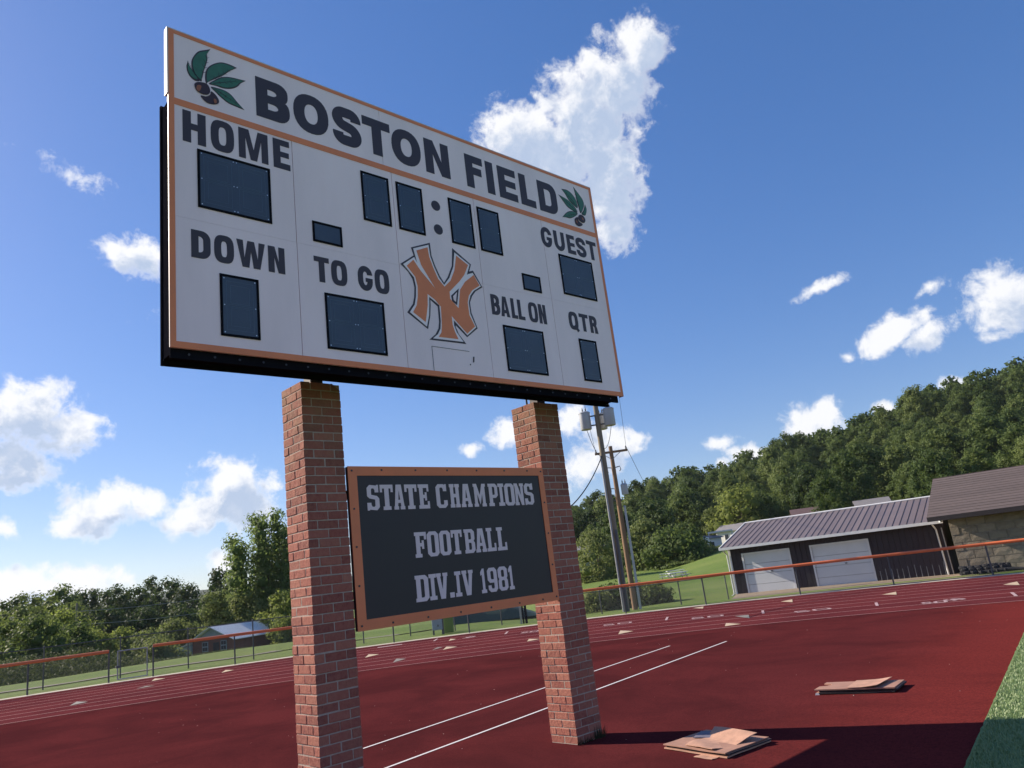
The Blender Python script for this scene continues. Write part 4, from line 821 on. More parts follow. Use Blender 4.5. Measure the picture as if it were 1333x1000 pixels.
# hillside forest: shared crowns, each tree an object
protos = [crown('forest_tree', 10, 7.6, 4600, .33, 24, LM['f'], .02) for _ in range(4)] + [crown('forest_tree', 11, 6.4, 4600, .32, 26, LM['f'], .02, 'tall') for _ in range(3)]
far_quads = [crown('far', 10, 7.6, 850, .72, 20, LM['f'], .02, core=False) for _ in range(3)]
def ground_at(q): return terr(q.x, q.y)
forest = []
d_ = 97.0
while d_ < 312:
    a_ = 44.5 + random.random() * 1.5
    while a_ < 88:
        Dr = interp(a_, DRI)
        jit = random.uniform(-3, 3); dd = d_ + jit; aj = a_ + random.uniform(-.6, .6)
        clear = dd < interp(aj, [(44, 132), (50, 122), (54, 124), (57, 132), (61, 130), (62, 126), (64.5, 126), (65, 108), (66.4, 108), (66.8, 124), (68.4, 124), (69, 112), (88, 112)])
        if dd < Dr + 14 and not clear: forest.append((aj, dd))
        a_ += math.degrees((5.0 + d_ * .008) / d_)
    d_ += 5.6 + (d_ - 97) * .024
random.shuffle(forest)
forest.sort(key=lambda t: t[1]); 
print('forest trees', len(forest))
# the ones that show largest stand as trees of their own; the rest, higher and farther, as one mass
top_tan = {}
near = forest[:]
for i, (a_, dd) in enumerate(near):
    q_ = azt(a_, dd); el_ = (ground_at(q_) + 9 - CAM.z) / dd
    lo = max([t for (b_, e_), t in top_tan.items() if abs(b_ - a_) < 1.3] + [-1]); top_tan[(a_, dd)] = el_
    near[i] = ((el_ - lo) * (1 if lo > -1 else 1.0) + 3.0 / dd, a_, dd)
near.sort(reverse=True); keep = [(a_, dd) for _, a_, dd in near[:292]]; rest = [(a_, dd) for _, a_, dd in near[292:]]
bv = []
for a_, dd in rest:
    q_ = azt(a_, dd); src = random.choice(far_quads); n_v = len(src.vertices); arr = np.empty(n_v * 3, np.float32); src.vertices.foreach_get('co', arr); arr = arr.reshape(-1, 3)
    t_ = random.random() * 6.28; s_ = random.uniform(.8, 1.15); rot = np.array([[math.cos(t_), -math.sin(t_), 0], [math.sin(t_), math.cos(t_), 0], [0, 0, 1]]) * s_
    bv.append(arr @ rot.T + np.array([q_.x, q_.y, ground_at(q_) - .5]))
if bv:
    allq = np.concatenate(bv); o = bpy.data.objects.new('forest_mass', mesh_np('forest_mass', allq, len(allq) // 4, [LM['f']])); put(o); tag(o, 'the rest of the forest closing the hillside behind the nearer trees', 'forest', kind='stuff')
for m_ in far_quads: bpy.data.meshes.remove(m_)
for i, (a_, dd) in enumerate(keep):
    q = azt(a_, dd); q.z = ground_at(q) - .6
    me = random.choice(protos); 
    o = bpy.data.objects.new('forest_tree', me); put(o); o.location = q; s_ = random.uniform(.58, 1.0) * (.8 if dd < 135 else 1); o.scale = (s_ * random.uniform(.85, 1.15), s_ * random.uniform(.85, 1.15), s_ * random.uniform(.75, 1.25)); o.rotation_euler = (0, 0, random.random() * 6.28)
    tag(o, 'broadleaf tree, one of the dense green forest covering the hillside', 'tree', 'trees of the hillside forest')

KL = {'d': 'dark green', 'm': 'mid green', 'b': 'olive green', 'y': 'bright yellow-green', 'c': 'tall loose leafy'}
TREES= [(48.31, 0.0478, 4.5, 85, 'b'), (50.23, 0.0713, 3.6, 100, 'm'), (52.82, 0.0792, 5.6, 112, 'd'), (53.88, 0.0373, 5.2, 90, 'm'), (52.12, 0.0531, 4.5, 96, 'b'), (54.8, 0.0414, 4.0, 102, 'm'), (57.05, 0.0552, 4.1, 130, 'm'), (59.05, 0.0794, 7.0, 128, 'y'), (60.39, 0.0681, 6.1, 132, 'm'), (49.51, 0.067, 3.4, 108, 'd'), (48.44, 0.0774, 6.5, 140, 'd'), (46.98, 0.0756, 5.9, 140, 'd'), (9.27, 0.0444, 5.3, 125, 'd'), (10.38, 0.0487, 6.0, 130, 'm'), (11.81, 0.0525, 5.8, 125, 'm'), (13.09, 0.0451, 6.2, 135, 'd'), (14.18, 0.0455, 5.7, 135, 'd'), (15.15, 0.0462, 4.9, 130, 'd'), (16.05, 0.0427, 4.8, 135, 'd'), (17.1, 0.0528, 4.1, 150, 'd'), (18.18, 0.049, 6.4, 132, 'd'), (19.36, 0.0397, 5.4, 128, 'd'), (20.26, 0.0246, 4.5, 125, 'd'), (14.63, 0.0235, 6.3, 120, 'd'), (16.87, 0.0187, 6.2, 118, 'd'), (18.96, 0.0141, 5.7, 118, 'd'), (12.69, 0.0317, 5.9, 112, 'm'), (9.24, 0.0222, 3.9, 62, 'm'), (10.75, 0.0236, 3.5, 60, 'm'), (12.14, 0.0271, 3.7, 68, 'y'), (9.61, 0.0341, 4.7, 90, 'm'), (11.22, 0.0348, 4.3, 92, 'm'), (12.84, 0.0092, 2.7, 64, 'm'), (14.13, -0.002, 3.2, 76, 'y'), (15.53, -0.002, 3.4, 80, 'y'), (16.88, -0.0085, 2.6, 74, 'b'), (18.63, 0.001, 4.3, 82, 'b'), (17.79, -0.0175, 2.8, 66, 'b'), (19.66, -0.0065, 3.2, 84, 'b'), (24.59, 0.1192, 8.1, 80, 'c'), (21.52, 0.0534, 3.5, 98, 'd'), (21.19, 0.0271, 2.6, 74, 'b'), (22.92, 0.0217, 3.4, 76, 'b'), (25.46, 0.0201, 3.0, 72, 'y'), (22.13, 0.0296, 3.0, 96, 'd'), (25.7, -0.0096, 1.9, 68, 'y')]
cache = {}
LBL = {
 0: 'olive rounded tree just beside the farther brick pillar', 1: 'green tree crown behind the two utility poles', 2: 'dark tree rising behind the steel light pole',
 3: 'spreading green tree at the edge of the meadow behind the picnic tables', 4: 'olive bushy tree between the poles and the picnic tables', 5: 'rounded green tree at the edge of the meadow, nearest the white mobile home',
 6: 'slim green tree above the roof of the white mobile home', 7: 'bright yellow-green tree at the foot of the forest above the garage end', 8: 'mid green tree at the foot of the forest, beside the bright one',
 9: 'small dark tree behind the tall transformer pole', 39: 'tall leafy cottonwood tree beside the nearest brick pillar', 40: 'dark narrow tree standing just left of the tall cottonwood',
 41: 'pale olive small tree before the dark one by the cottonwood', 42: 'small olive tree at the foot of the cottonwood', 43: 'bright green tree half hidden by the nearest brick pillar', 45: 'bright low bush beside the shed roof and the brick pillar', 44: 'dark tree glimpsed between the small olive trees'}
for i, (az, tn, wd, D, k) in enumerate(TREES):
    q = azt(az, D); z0 = ground_at(q) - .25; H = CAM.z + D * tn - z0; H = max(H, 1.2); q.z = z0
    low = H < 4.2
    nm = 'shrub' if low else 'tree'
    lf = .13 if D < 70 else (.17 if D < 90 else .27)
    n = 6500 if D < 90 else 4600
    if k == 'c': n = 34000; lf = .20
    cm = crown('crown', H, wd * (1.25 if not k == 'c' else 1.25), n, lf, 34 if k == 'c' else (18 if low else 30), LM[k], .03 if low or D > 90 or k == 'c' else .08, 'bush' if low else ('plume' if k == 'c' else ('tall' if H > wd * 1.7 else 'round')))
    grp = None; lab = LBL.get(i)
    if lab is None:
        if D >= 110: lab, grp = 'dark broadleaf tree in the tree line beyond the running track', 'trees of the far tree line'
        else: lab, grp = 'green shrub growing on the bank behind the chain-link fence', 'shrubs on the bank behind the fence'
    t = thing(nm, lab, 'shrub' if low else 'tree', q, random.random() * 6.28, grp)
    c_ = bpy.data.objects.new('crown', cm); put(c_, t)
    tm = bpy.data.objects.new('trunk', trunk_mesh(H, max(.05, H * .016), .75 if k != 'c' else .85, 5, i)); put(tm, t)
# rough weeds on the bank below the fence and along the back of the lawn
nw = 42000
az_w = 6 + 17.5 * rng.random(nw); dw = 44.5 + 14 * rng.random(nw) ** .8
m_weed = leaf_mat('bank_weeds', (.045, .065, .020), (.13, .15, .055), .35)
P = np.zeros((nw, 3)); hh = np.zeros(nw)
for i in range(nw):
    q = azt(float(az_w[i]), float(dw[i])); e_ = ss(23.5, 17.5, float(az_w[i])) if False else (1 - ss(12.5, 19, float(az_w[i])))
    hm = (.12 + 1.15 * e_) * (1 + .8 * noise.noise(Vector((q.x / 3.2, q.y / 3.2, 5)))) * ss(44, 47, float(dw[i])); hh[i] = max(.05, hm)
    P[i] = (q.x, q.y, terr(q.x, q.y) + hh[i] * float(rng.random()) ** .6)
nr = unit(nw) + np.array([0, 0, .5]); nr /= np.linalg.norm(nr, axis=1, keepdims=True); tg = np.cross(nr, unit(nw)); tg /= np.linalg.norm(tg, axis=1, keepdims=True)
q = cards(P, nr, tg, np.full(nw, .085), np.full(nw, .03), '', None)
o = bpy.data.objects.new('bank_weeds', mesh_np('bank_weeds', q, nw, [m_weed])); put(o); tag(o, 'rough weeds and brush on the dark bank behind the fence', 'weeds', kind='stuff')
# hedge-like bushes behind the fence by the poles, and a low hedge at the lawn's far end
for (a0, D, Hh, Wd, lab, k) in ((47.9, 38.5, 1.05, 2.0, 'low grey-green bush behind the fence, beside the farther brick pillar', 'b'), (49.3, 39.5, 1.25, 2.3, 'dark bush behind the fence and the transformer pole', 'd'),
                             (50.9, 40.5, 1.2, 2.2, 'dark green bush behind the steel light pole', 'd'), (52.0, 39.5, 1.0, 1.7, 'leafy bush at the lawn end of the bush row by the poles', 'm'),
                             (56.3, 92, .62, 3.4, 'dry brownish hedge below the white mobile home', 'b'), (55.0, 88, .55, 5.0, 'low hedge across the far lawn', 'm')):
    q = azt(a0, D); q.z = ground_at(q) - .1
    t = thing('bush', lab, 'bush', q, random.random() * 6)
    put(bpy.data.objects.new('crown', crown('crown', Hh, Wd, 3200, .10 if D < 50 else .2, 12, LM[k], .03, 'bush')), t)
    put(bpy.data.objects.new('trunk', trunk_mesh(Hh, .03, .5, 4, 3)), t)

# ------------------------------------------------------------------ fences
m_pipe = nmat('galvanised_pipe', (.34, .34, .35), .15, 9, .5, .75); m_darkpipe = nmat('dark_pipe', (.10, .10, .105), .2, 9, .55, .4); m_wire = mat('galvanised_wire', (.16, .16, .16), .85, 0, .1)
m_cap = nmat('orange_rail_cap', (.72, .17, .055), .12, 2, .5)
def wire_panel(b_, A_, B_2, z0, z1, pitch=.062, r=.0015):
    A_, B_2 = Vector(A_), Vector(B_2); L = (B_2 - A_).length; u = (B_2 - A_) / L; h = z1 - z0; nrm = Vector((-u.y, u.x, 0))
    k = int((L + h) / pitch)
    for sg in (1, -1):
        for i in range(k):
            s0 = i * pitch - h if sg == 1 else i * pitch
            a0, c0, a1, c1 = s0, z0, s0 + sg * h, z1
            if sg == 1:
                if a0 < 0: c0 = z0 - a0; a0 = 0
                if a1 > L: c1 = z1 - (a1 - L); a1 = L
            else:
                if a0 > L: c0 = z0 + (a0 - L); a0 = L
                if a1 < 0: c1 = z1 + a1; a1 = 0
            if c1 - c0 < .01: continue
            P_, Q_ = A_ + u * a0 + Vector((0, 0, c0)), A_ + u * a1 + Vector((0, 0, c1)); t = (Q_ - P_).normalized(); w = t.cross(nrm) * r; n_ = nrm * r
            b_.add([P_ + w, P_ - w * .5 + n_, P_ - w * .5 - n_, Q_ + w, Q_ - w * .5 + n_, Q_ - w * .5 - n_], [(0, 1, 4, 3), (1, 2, 5, 4), (2, 0, 3, 5)])
def fence(name, label, pts, h, mpost, cap, group=None, rp=.028, wires=True, rail=None):
    q0 = Vector(pts[0]); t = thing(name, label, 'fence', q0, 0, group); pts = [Vector(q) - q0 for q in pts]
    for i, q in enumerate(pts):
        b_ = MB().tube([q + Vector((0, 0, -.3)), q + Vector((0, 0, h - (.03 if cap else -.02)))], rp, 8); b_.lathe(q + Vector((0, 0, h - (.03 if cap else -.02))), [(rp * 1.15, 0), (rp * 1.1, .02), (.004, .045)], 8)
        b_.build('post', mpost, t, True)
    for A_, B_2 in zip(pts, pts[1:]):
        if cap:
            b_ = MB().tube([A_ + Vector((0, 0, h)), (A_ + B_2) / 2 + Vector((0, 0, h + random.uniform(-.004, .003))), B_2 + Vector((0, 0, h))], .052, 10); b_.build('orange_rail', m_cap, t, True)
        else: MB().tube([A_ + Vector((0, 0, h)), B_2 + Vector((0, 0, h))], .02, 6).build('top_rail', mpost, t, True)
    if wires:
        b_ = MB()
        for A_, B_2 in zip(pts, pts[1:]): wire_panel(b_, A_, B_2, .03, h - .02)
        tag(b_.build('wire_mesh', m_wire, t), kind='stuff')
    return t
fr = lambda a_: r_out(a_) + .27
def fp(a_, rr=None, z=0): q = azt(a_, rr or fr(a_)); return (q.x, q.y, max(terr(q.x, q.y), 0) if rr is None else terr(q.x, q.y))
fence('chain_link_fence', 'low chain-link fence with orange rail at the far end of the track, before the gate', [fp(a_) for a_ in (-7.5, -1.5, 4.5, 10.4, 14.75)], 1.03, m_darkpipe, True)
fence('chain_link_fence', 'low chain-link fence with orange rail curving round the track past the garage', [fp(a_) for a_ in (17.3, 22.3, 28.4, 33.0, 38.4, 43.6, 49.8, 55.5, 61.9, 67.8, 73.5, 79.5, 86)], 1.03, m_darkpipe, True)
g_ = thing('fence_gate', 'narrow chain-link gate in the gap of the orange-railed fence', 'gate', fp(15.3))
o0 = Vector(fp(15.3)); ga, gb = Vector(fp(15.25)) - o0, Vector(fp(16.95)) - o0; gb.z = 0; ga.z = 0
for q in (ga, gb): MB().tube([q + Vector((0, 0, .06)), q + Vector((0, 0, 1.02))], .022, 8).build('gate_upright', m_pipe, g_, True)
for z in (.08, 1.0): MB().tube([ga + Vector((0, 0, z)), gb + Vector((0, 0, z))], .02, 8).build('gate_bar', m_pipe, g_, True)
b_ = MB(); wire_panel(b_, ga, gb, .08, 1.0); tag(b_.build('wire_mesh', m_wire, g_), kind='stuff')
MB().box(tuple(ga + Vector((-.06, -.04, .45))), tuple(ga + Vector((.06, .04, .53)))).build('latch', m_darkpipe, g_)
fence('tall_chain_link_fence', 'taller bare chain-link fence running behind the orange-railed one', [fp(a_, r_) for a_, r_ in ((-1, 34), (5, 33.6), (11.2, 33.0), (15.4, 33.0), (19.4, 32.6), (23.5, 32.2), (27.2, 32.3), (30.9, 32.5))], 1.42, m_darkpipe, False, rp=.025)
fence('rear_chain_link_fence', 'plain chain-link fence seen under the sign, behind the low fence', [fp(a_, r_) for a_, r_ in ((34.2, 33.3), (37.4, 33.0), (40.8, 33.2), (44.4, 33.6), (48.1, 34.0), (53.8, 33.6), (57.1, 33.0))], 1.0, m_darkpipe, False, rp=.025)

# ------------------------------------------------------------------ garage
m_maroon = nmat('dark_maroon_siding', (.022, .010, .014), .25, 2, .5); m_roofm = nmat('brown_metal_roof', (.165, .128, .125), .12, 1.5, .5, .0, pern=.09); m_wtrim = nmat('white_trim', (.66, .66, .66), .08, 4, .5)
m_door = nmat('white_garage_door', (.60, .62, .64), .07, 2, .55)
def dirv_(az): return Vector((math.sin(R(az)), math.cos(R(az)), 0))
GL = azt(57.7, 38, -.26); GU = dirv_(167); GB = dirv_(77); GW = 9.05; GH = 2.32; GD = 8.0
def gp(u, b, z, O=None): return (O or Vector((0, 0, 0))) + GU * u + GB * b + Vector((0, 0, z))
ga_ = thing('garage', 'long dark maroon metal garage with two white doors and a ribbed brown roof', 'garage', GL)
def gbox(mb, u0, b0, z0, u1, b1, z1, mi=0): mb.hexa([gp(u0, b0, z0), gp(u1, b0, z0), gp(u1, b1, z0), gp(u0, b1, z0)], [gp(u0, b0, z1), gp(u1, b0, z1), gp(u1, b1, z1), gp(u0, b1, z1)], mi)
D1, D2, DT = (.62, 2.72), (3.74, 6.08), 1.83
b_ = MB()
gbox(b_, 0, .06, 0, D1[0], .12, GH); gbox(b_, D1[1], .06, 0, D2[0], .12, GH); gbox(b_, D2[1], .06, 0, GW, .12, GH); gbox(b_, D1[0], .06, DT, D1[1], .12, GH); gbox(b_, D2[0], .06, DT, D2[1], .12, GH)
gbox(b_, 0, .12, 0, .06, GD, GH); gbox(b_, GW - .06, .12, 0, GW, GD, GH); gbox(b_, .06, GD - .06, 0, GW - .06, GD, GH)
RH = 1.02; half = GD / 2
for uu in (0, GW - .06): b_.prism([gp(uu, .12, GH), gp(uu, GD, GH), gp(uu, half, GH + RH - .02)], GU * .06)
b_.build('wall', m_maroon, ga_)
u = .04
while u < GW - .05:          # siding ribs, each its own strip
    z1 = GH
    over = [dd for dd in (D1, D2) if dd[0] - .05 < u < dd[1] + .03]
    b2 = MB(); gbox(b2, u, .032, (DT + .06 if over else .0), u + .035, .0595, GH); b2.build('siding_rib', m_maroon, ga_)
    u += .228
for k, (a0, a1) in enumerate((D1, D2)):
    dd = thing.__globals__['bpy'].data.objects.new('garage_door', None); put(dd, ga_)
    for j in range(4):
        b2 = MB(); h_ = DT / 4; gbox(b2, a0 + .01, .075, j * h_ + .006, a1 - .01, .10, (j + 1) * h_ - .006); b2.build('door_section', m_door, dd)
    b2 = MB(); gbox(b2, a0 - .07, .02, 0, a0 + .008, .058, DT + .07); gbox(b2, a1 - .008, .02, 0, a1 + .07, .058, DT + .07); gbox(b2, a0 + .008, .02, DT - .005, a1 - .008, .058, DT + .07); b2.build('door_frame', m_wtrim, dd)
    b2 = MB(); gbox(b2, (a0 + a1) / 2 + .1, .06, .95, (a0 + a1) / 2 + .2, .0745, 1.0); b2.build('door_handle', m_darkpipe, dd)
ov = .42; sl = RH / half
def rp_(u, b, lift=0): return gp(u, b, GH + sl * b + lift)
npan = 34; u0, u1 = -.25, GW + .1; pw = (u1 - u0) / npan
for i in range(npan):
    a0, a1 = u0 + i * pw, u0 + (i + 1) * pw
    b2 = MB(); b2.hexa([rp_(a0, -ov), rp_(a1 - .004, -ov), rp_(a1 - .004, half), rp_(a0, half)], [rp_(a0, -ov, .03), rp_(a1 - .004, -ov, .03), rp_(a1 - .004, half, .03), rp_(a0, half, .03)])
    b2.hexa([rp_(a0, -ov, .03), rp_(a0 + .04, -ov, .03), rp_(a0 + .04, half, .03), rp_(a0, half, .03)], [rp_(a0 + .01, -ov, .055), rp_(a0 + .03, -ov, .055), rp_(a0 + .03, half, .055), rp_(a0 + .01, half, .055)])
    b2.build('roof_panel', m_roofm, ga_)
b2 = MB(); f2 = lambda u, b, l=0: gp(u, b, GH + sl * (GD - b) + l)
b2.hexa([f2(u0, half + .01), f2(u1, half + .01), f2(u1, GD + .3), f2(u0, GD + .3)], [f2(u0, half + .01, .03), f2(u1, half + .01, .03), f2(u1, GD + .3, .03), f2(u0, GD + .3, .03)]); b2.build('rear_roof', m_roofm, ga_)
MB().tube([gp(u0 - .02, half, GH + RH + .05), gp(u1, half, GH + RH + .05)], .05, 8).build('ridge_cap', m_wtrim, ga_, True)
b2 = MB(); gbox(b2, u0 - .02, -ov - .11, GH - sl * ov - .07, u1, -ov - .005, GH - sl * ov + .05); b2.build('gutter', m_wtrim, ga_)
b2 = MB(); b2.hexa([rp_(u0 - .05, -ov - .05, -.04), rp_(u0 - .004, -ov - .05, -.04), rp_(u0 - .004, half, -.04), rp_(u0 - .05, half, -.04)], [rp_(u0 - .05, -ov - .05, .07), rp_(u0 - .004, -ov - .05, .07), rp_(u0 - .004, half, .07), rp_(u0 - .05, half, .07)]); b2.build('rake_trim', m_wtrim, ga_)
b2 = MB(); gbox(b2, -.05, -.01, -.02, .06, .03, GH - .15); b2.build('corner_trim', m_wtrim, ga_)
MB().tube([gp(-.12, -ov - .02, GH - .2), gp(-.1, -.06, GH - .4), gp(-.08, -.06, .12), gp(-.2, -.2, .02)], .035, 8).build('downspout', m_wtrim, ga_, True)
MB().tube([gp(GW - .3, -ov, GH - .2), gp(GW - .25, -.05, GH - .4), gp(GW - .2, -.05, .1)], .035, 8).build('downspout', m_wtrim, ga_, True)
MB().tube([gp(GW - .05, -.03, GH - .35), gp(GW - .02, -.03, .1)], .025, 8).build('downspout', m_pipe, ga_, True)
# gravel and straw at the foot of the garage
m_grav = nmat('gravel', (.26, .20, .14), .35, 22, .95, bump=.03, bscale=40)
vs = []; n_ = 40
for i in range(n_ + 1):
    a_ = 56.6 + (74 - 56.6) * i / n_; q = azt(a_, fr(a_) + .3); q2 = GL + GU * (GW * (i / n_) * 1.12 - .1) + GB * .3
    for f_ in (0, .5, 1): w_ = q.lerp(Vector((q2.x, q2.y, 0)), f_); vs.append((w_.x, w_.y, terr(w_.x, w_.y) + .035))
fs = [(3 * i + j, 3 * i + j + 1, 3 * i + 4 + j, 3 * i + 3 + j) for i in range(n_) for j in (0, 1)]
o = mesh('gravel_strip', vs, fs, m_grav); tag(o, kind='structure')
# worn bare track in the lawn beyond the fence
vs = []; n_ = 50
for i in range(n_ + 1):
    a_ = 5 + (37 - 5) * i / n_; r0 = 34.6 + 1.6 * (i / n_) + .4 * math.sin(i * .4); ww = .32 + .2 * noise.noise(Vector((i * .37, 0, 0)))
    for rr in (r0 - ww, r0 + ww): q = azt(a_, rr); vs.append((q.x, q.y, terr(q.x, q.y) + .03))
o = mesh('bare_path', vs, [(2 * i, 2 * i + 1, 2 * i + 3, 2 * i + 2) for i in range(n_)], nmat('bare_dirt', (.20, .18, .14), .3, 4, .95, bump=.03)); tag(o, kind='structure')

# ------------------------------------------------------------------ stone building
m_block = nmat('split_face_block', (.24, .20, .15), .25, 7, .95, bump=.018, bscale=30, pern=.12); m_bmort = nmat('block_mortar', (.36, .31, .25), .2, 9, .95)
m_shing = nmat('brown_shingles', (.105, .078, .072), .18, 5, .9, bump=.01, bscale=30, pern=.10); m_fasc = nmat('dark_brown_fascia', (.03, .022, .02), .2, 4, .6)
SL0 = azt(71.72, 33.6, -.12); BW, BHt, BDp = 11.0, 2.46, 9.6
st = thing('block_building', 'brown split-face block building with a shingled overhanging roof at the edge of the track', 'building', SL0)
b_ = MB(); gbox(b_, .05, .05, -.1, BW, .30, BHt); gbox(b_, .05, .30, -.1, .30, BDp, BHt); gbox(b_, .3, BDp - .25, -.1, BW, BDp, BHt); gbox(b_, BW - .25, .3, -.1, BW, BDp - .25, BHt)
for uu in (.05, BW - .25): b_.prism([gp(uu, .3, BHt), gp(uu, BDp, BHt), gp(uu, BDp / 2, BHt + 1.45)], GU * .2)
b_.build('wall_core', m_bmort, st)
bw_, bh_ = .60, .30; blk = []
for s_ in range(5):
    rnd = random.Random(s_); bm = bmesh.new(); bmesh.ops.create_grid(bm, x_segments=3, y_segments=2, size=.5)
    for v_ in bm.verts:
        e_ = abs(v_.co.x) > .49 or abs(v_.co.y) > .49
        x_, z_ = (v_.co.x + .5) * (bw_ - .022), (v_.co.y + .5) * (bh_ - .022)
        v_.co = GU * x_ + Vector((0, 0, z_)) + GB * (.0 if e_ else -rnd.uniform(.004, .014))
    ret = bmesh.ops.extrude_face_region(bm, geom=list(bm.faces))
    for v_ in [g__ for g__ in ret['geom'] if isinstance(g__, bmesh.types.BMVert)]: v_.co += GB * .05
    me = bpy.data.meshes.new('block'); bm.to_mesh(me); bm.free(); me.materials.append(m_block); blk.append(me)
for r_ in range(8):
    for c_ in range(11):
        u = .05 + c_ * bw_ - (bw_ / 2 if r_ % 2 and c_ else 0)
        o = bpy.data.objects.new('block', random.choice(blk)); put(o, st); o.location = gp(u, .012, r_ * bh_ + .01)
        if r_ % 2 and c_ == 0: o.scale = (1, 1, 1); o.location = gp(u - .0, .0125, r_ * bh_ + .01); o.scale = (.5 if abs(GU.x) > 2 else 1, 1, 1)
        if c_ == 0 and r_ % 2: bpy.data.objects.remove(o)
    if r_ % 2:
        b2 = MB(); gbox(b2, .05, -.005, r_ * bh_ + .01, .05 + bw_ / 2 - .022, .055, (r_ + 1) * bh_ - .012); b2.build('block', m_block, st)
ovb, sb_ = .75, 1.45 / (BDp / 2)
def sp_(u, b, l=0): return gp(u, b, BHt + sb_ * b + l)
rows = 16; u0, u1 = -.55, BW + .4
for i in range(rows):      # shingle courses, each lapping the one below
    b0 = -ovb + (BDp / 2 + ovb) * i / rows; b1 = -ovb + (BDp / 2 + ovb) * (i + 1) / rows + .06
    b2 = MB(); b2.hexa([sp_(u0, b0, .018), sp_(u1, b0, .018), sp_(u1, b1, .002), sp_(u0, b1, .002)], [sp_(u0, b0, .026), sp_(u1, b0, .026), sp_(u1, b1, .010), sp_(u0, b1, .010)]); b2.build('shingle_course', m_shing, st)
b2 = MB(); b2.hexa([sp_(u0 + .01, -ovb + .01, -.10), sp_(u1, -ovb + .01, -.10), sp_(u1, BDp / 2, -.10), sp_(u0 + .01, BDp / 2, -.10)], [sp_(u0 + .01, -ovb + .01, 0), sp_(u1, -ovb + .01, 0), sp_(u1, BDp / 2, 0), sp_(u0 + .01, BDp / 2, 0)]); b2.build('roof_deck', m_fasc, st)
b2 = MB(); gbox(b2, u0, -ovb - .03, BHt - sb_ * ovb - .14, u1, -ovb + .008, BHt - sb_ * ovb + .03); b2.build('fascia', m_fasc, st)
b2 = MB(); q3 = lambda u, b, l=0: gp(u, b, BHt + sb_ * (BDp - b) + l)
b2.hexa([q3(u0, BDp / 2), q3(u1, BDp / 2), q3(u1, BDp + .6), q3(u0, BDp + .6)], [q3(u0, BDp / 2, .04), q3(u1, BDp / 2, .04), q3(u1, BDp + .6, .04), q3(u0, BDp + .6, .04)]); b2.build('rear_roof', m_shing, st)
# flood lamp under the eave corner and a wall lamp
b2 = MB(); b2.tube([gp(-.02, .02, BHt - .25), gp(-.16, -.12, BHt - .32)], .02, 6); b2.lathe(gp(-.18, -.16, BHt - .42), [(.02, .1), (.05, .06), (.07, 0), (.0, -.01)], 10); b2.lathe(gp(-.10, -.2, BHt - .30), [(.02, .1), (.05, .06), (.07, 0), (.0, -.01)], 10); b2.build('flood_lamp', m_wtrim, st, True)
# coiled black drain pipes and a low flat bundle at the foot of the wall
m_hose = nmat('black_drain_pipe', (.015, .015, .017), .3, 9, .9)
cp = azt(72.3, 31.5); cp.z = .0
t = thing('drain_pipe_coil', 'heap of black corrugated drain pipe at the foot of the block wall', 'pipe', cp)
for k in range(3):
    pts = []; 
    for i in range(64):
        f_ = i / 63; pts.append(GU * (f_ * 1.5 - .3) + GB * (.05 * k + .06 * math.sin(f_ * 40 + k)) + Vector((0, 0, .08 + .11 * k * (1 if k < 2 else .8) + .012 * math.sin(f_ * 9 + k))))
    MB().tube(pts, [.075 if i % 2 else .058 for i in range(64)], 8).build('pipe', m_hose, t)
cp = azt(74.0, 31.4); cp.z = .0
t = thing('dark_bundle', 'low dark bundle lying beside the black pipes against the block wall', 'bundle', cp)
for k in range(2): MB().tube([GU * -.5 + GB * .1 * k + Vector((0, 0, .09)), GU * .1 + GB * .12 * k + Vector((0, 0, .10)), GU * .7 + GB * .1 * k + Vector((0, 0, .07))], [.05, .075, .045], 8).build('roll', m_hose, t)
# short stakes leaning against the maroon wall
for i in range(12):
    u = 6.35 + i * .22 + random.uniform(-.03, .03); q = GL + gp(u, -.04, 0)
    o = MB().tube([(0, 0, 0), tuple(GB * .03 + Vector((0, 0, random.uniform(.45, .62))))], .011, 6).build('metal_stake', m_pipe); o.location = (q.x, q.y, q.z + .02)
    tag(o, 'thin metal stake leaning in the row against the dark maroon wall', 'stake', 'stakes along the garage wall')

# ------------------------------------------------------------------ utility poles
m_wood = nmat('weathered_pole_wood', (.23, .195, .14), .3, 9, .9, bump=.01, stretch=(1, 1, .12)); m_wood2 = nmat('brown_pole_wood', (.24, .145, .085), .3, 9, .9, bump=.01, stretch=(1, 1, .12)); m_can = nmat('grey_transformer', (.42, .43, .45), .08, 3, .45, .2)
p1 = azt(49.85, 31.6, 0)
P1 = thing('utility_pole', 'grey wooden utility pole carrying three transformer cans beside the fence', 'utility pole', p1)
MB().tube([(0, 0, -.5), (0, 0, 4), (0, 0, 9.6)], [.15, .13, .10], 12).build('pole', m_wood, P1, True)
rv = dirv_(49.85 + 90); fv = dirv_(49.85)
def can(parent, c, r, h):
    b_ = MB(); b_.lathe(c, [(r * .3, -h / 2), (r * .95, -h / 2), (r, -h / 2 + .03), (r, h / 2 - .03), (r * 1.06, h / 2 - .03), (r * 1.06, h / 2), (r * .8, h / 2 + .05), (r * .2, h / 2 + .07)], 20)
    o = b_.build('transformer', m_can, parent, True)
    c = Vector(c)
    for dx in (-.06, .07): MB().lathe(c + rv * dx + Vector((0, 0, h / 2 + .05)), [(.02, 0), (.035, .04), (.02, .07), (.035, .10), (.015, .14), (.01, .2)], 8).build('bushing', m_darkpipe, o, True)
    return o
cz = 7.82
can(P1, rv * -.52 + fv * -.05 + Vector((0, 0, cz)), .235, .72); can(P1, rv * .50 + fv * .0 + Vector((0, 0, cz + .05)), .235, .72); can(P1, rv * .16 + fv * .55 + Vector((0, 0, cz)), .22, .66)
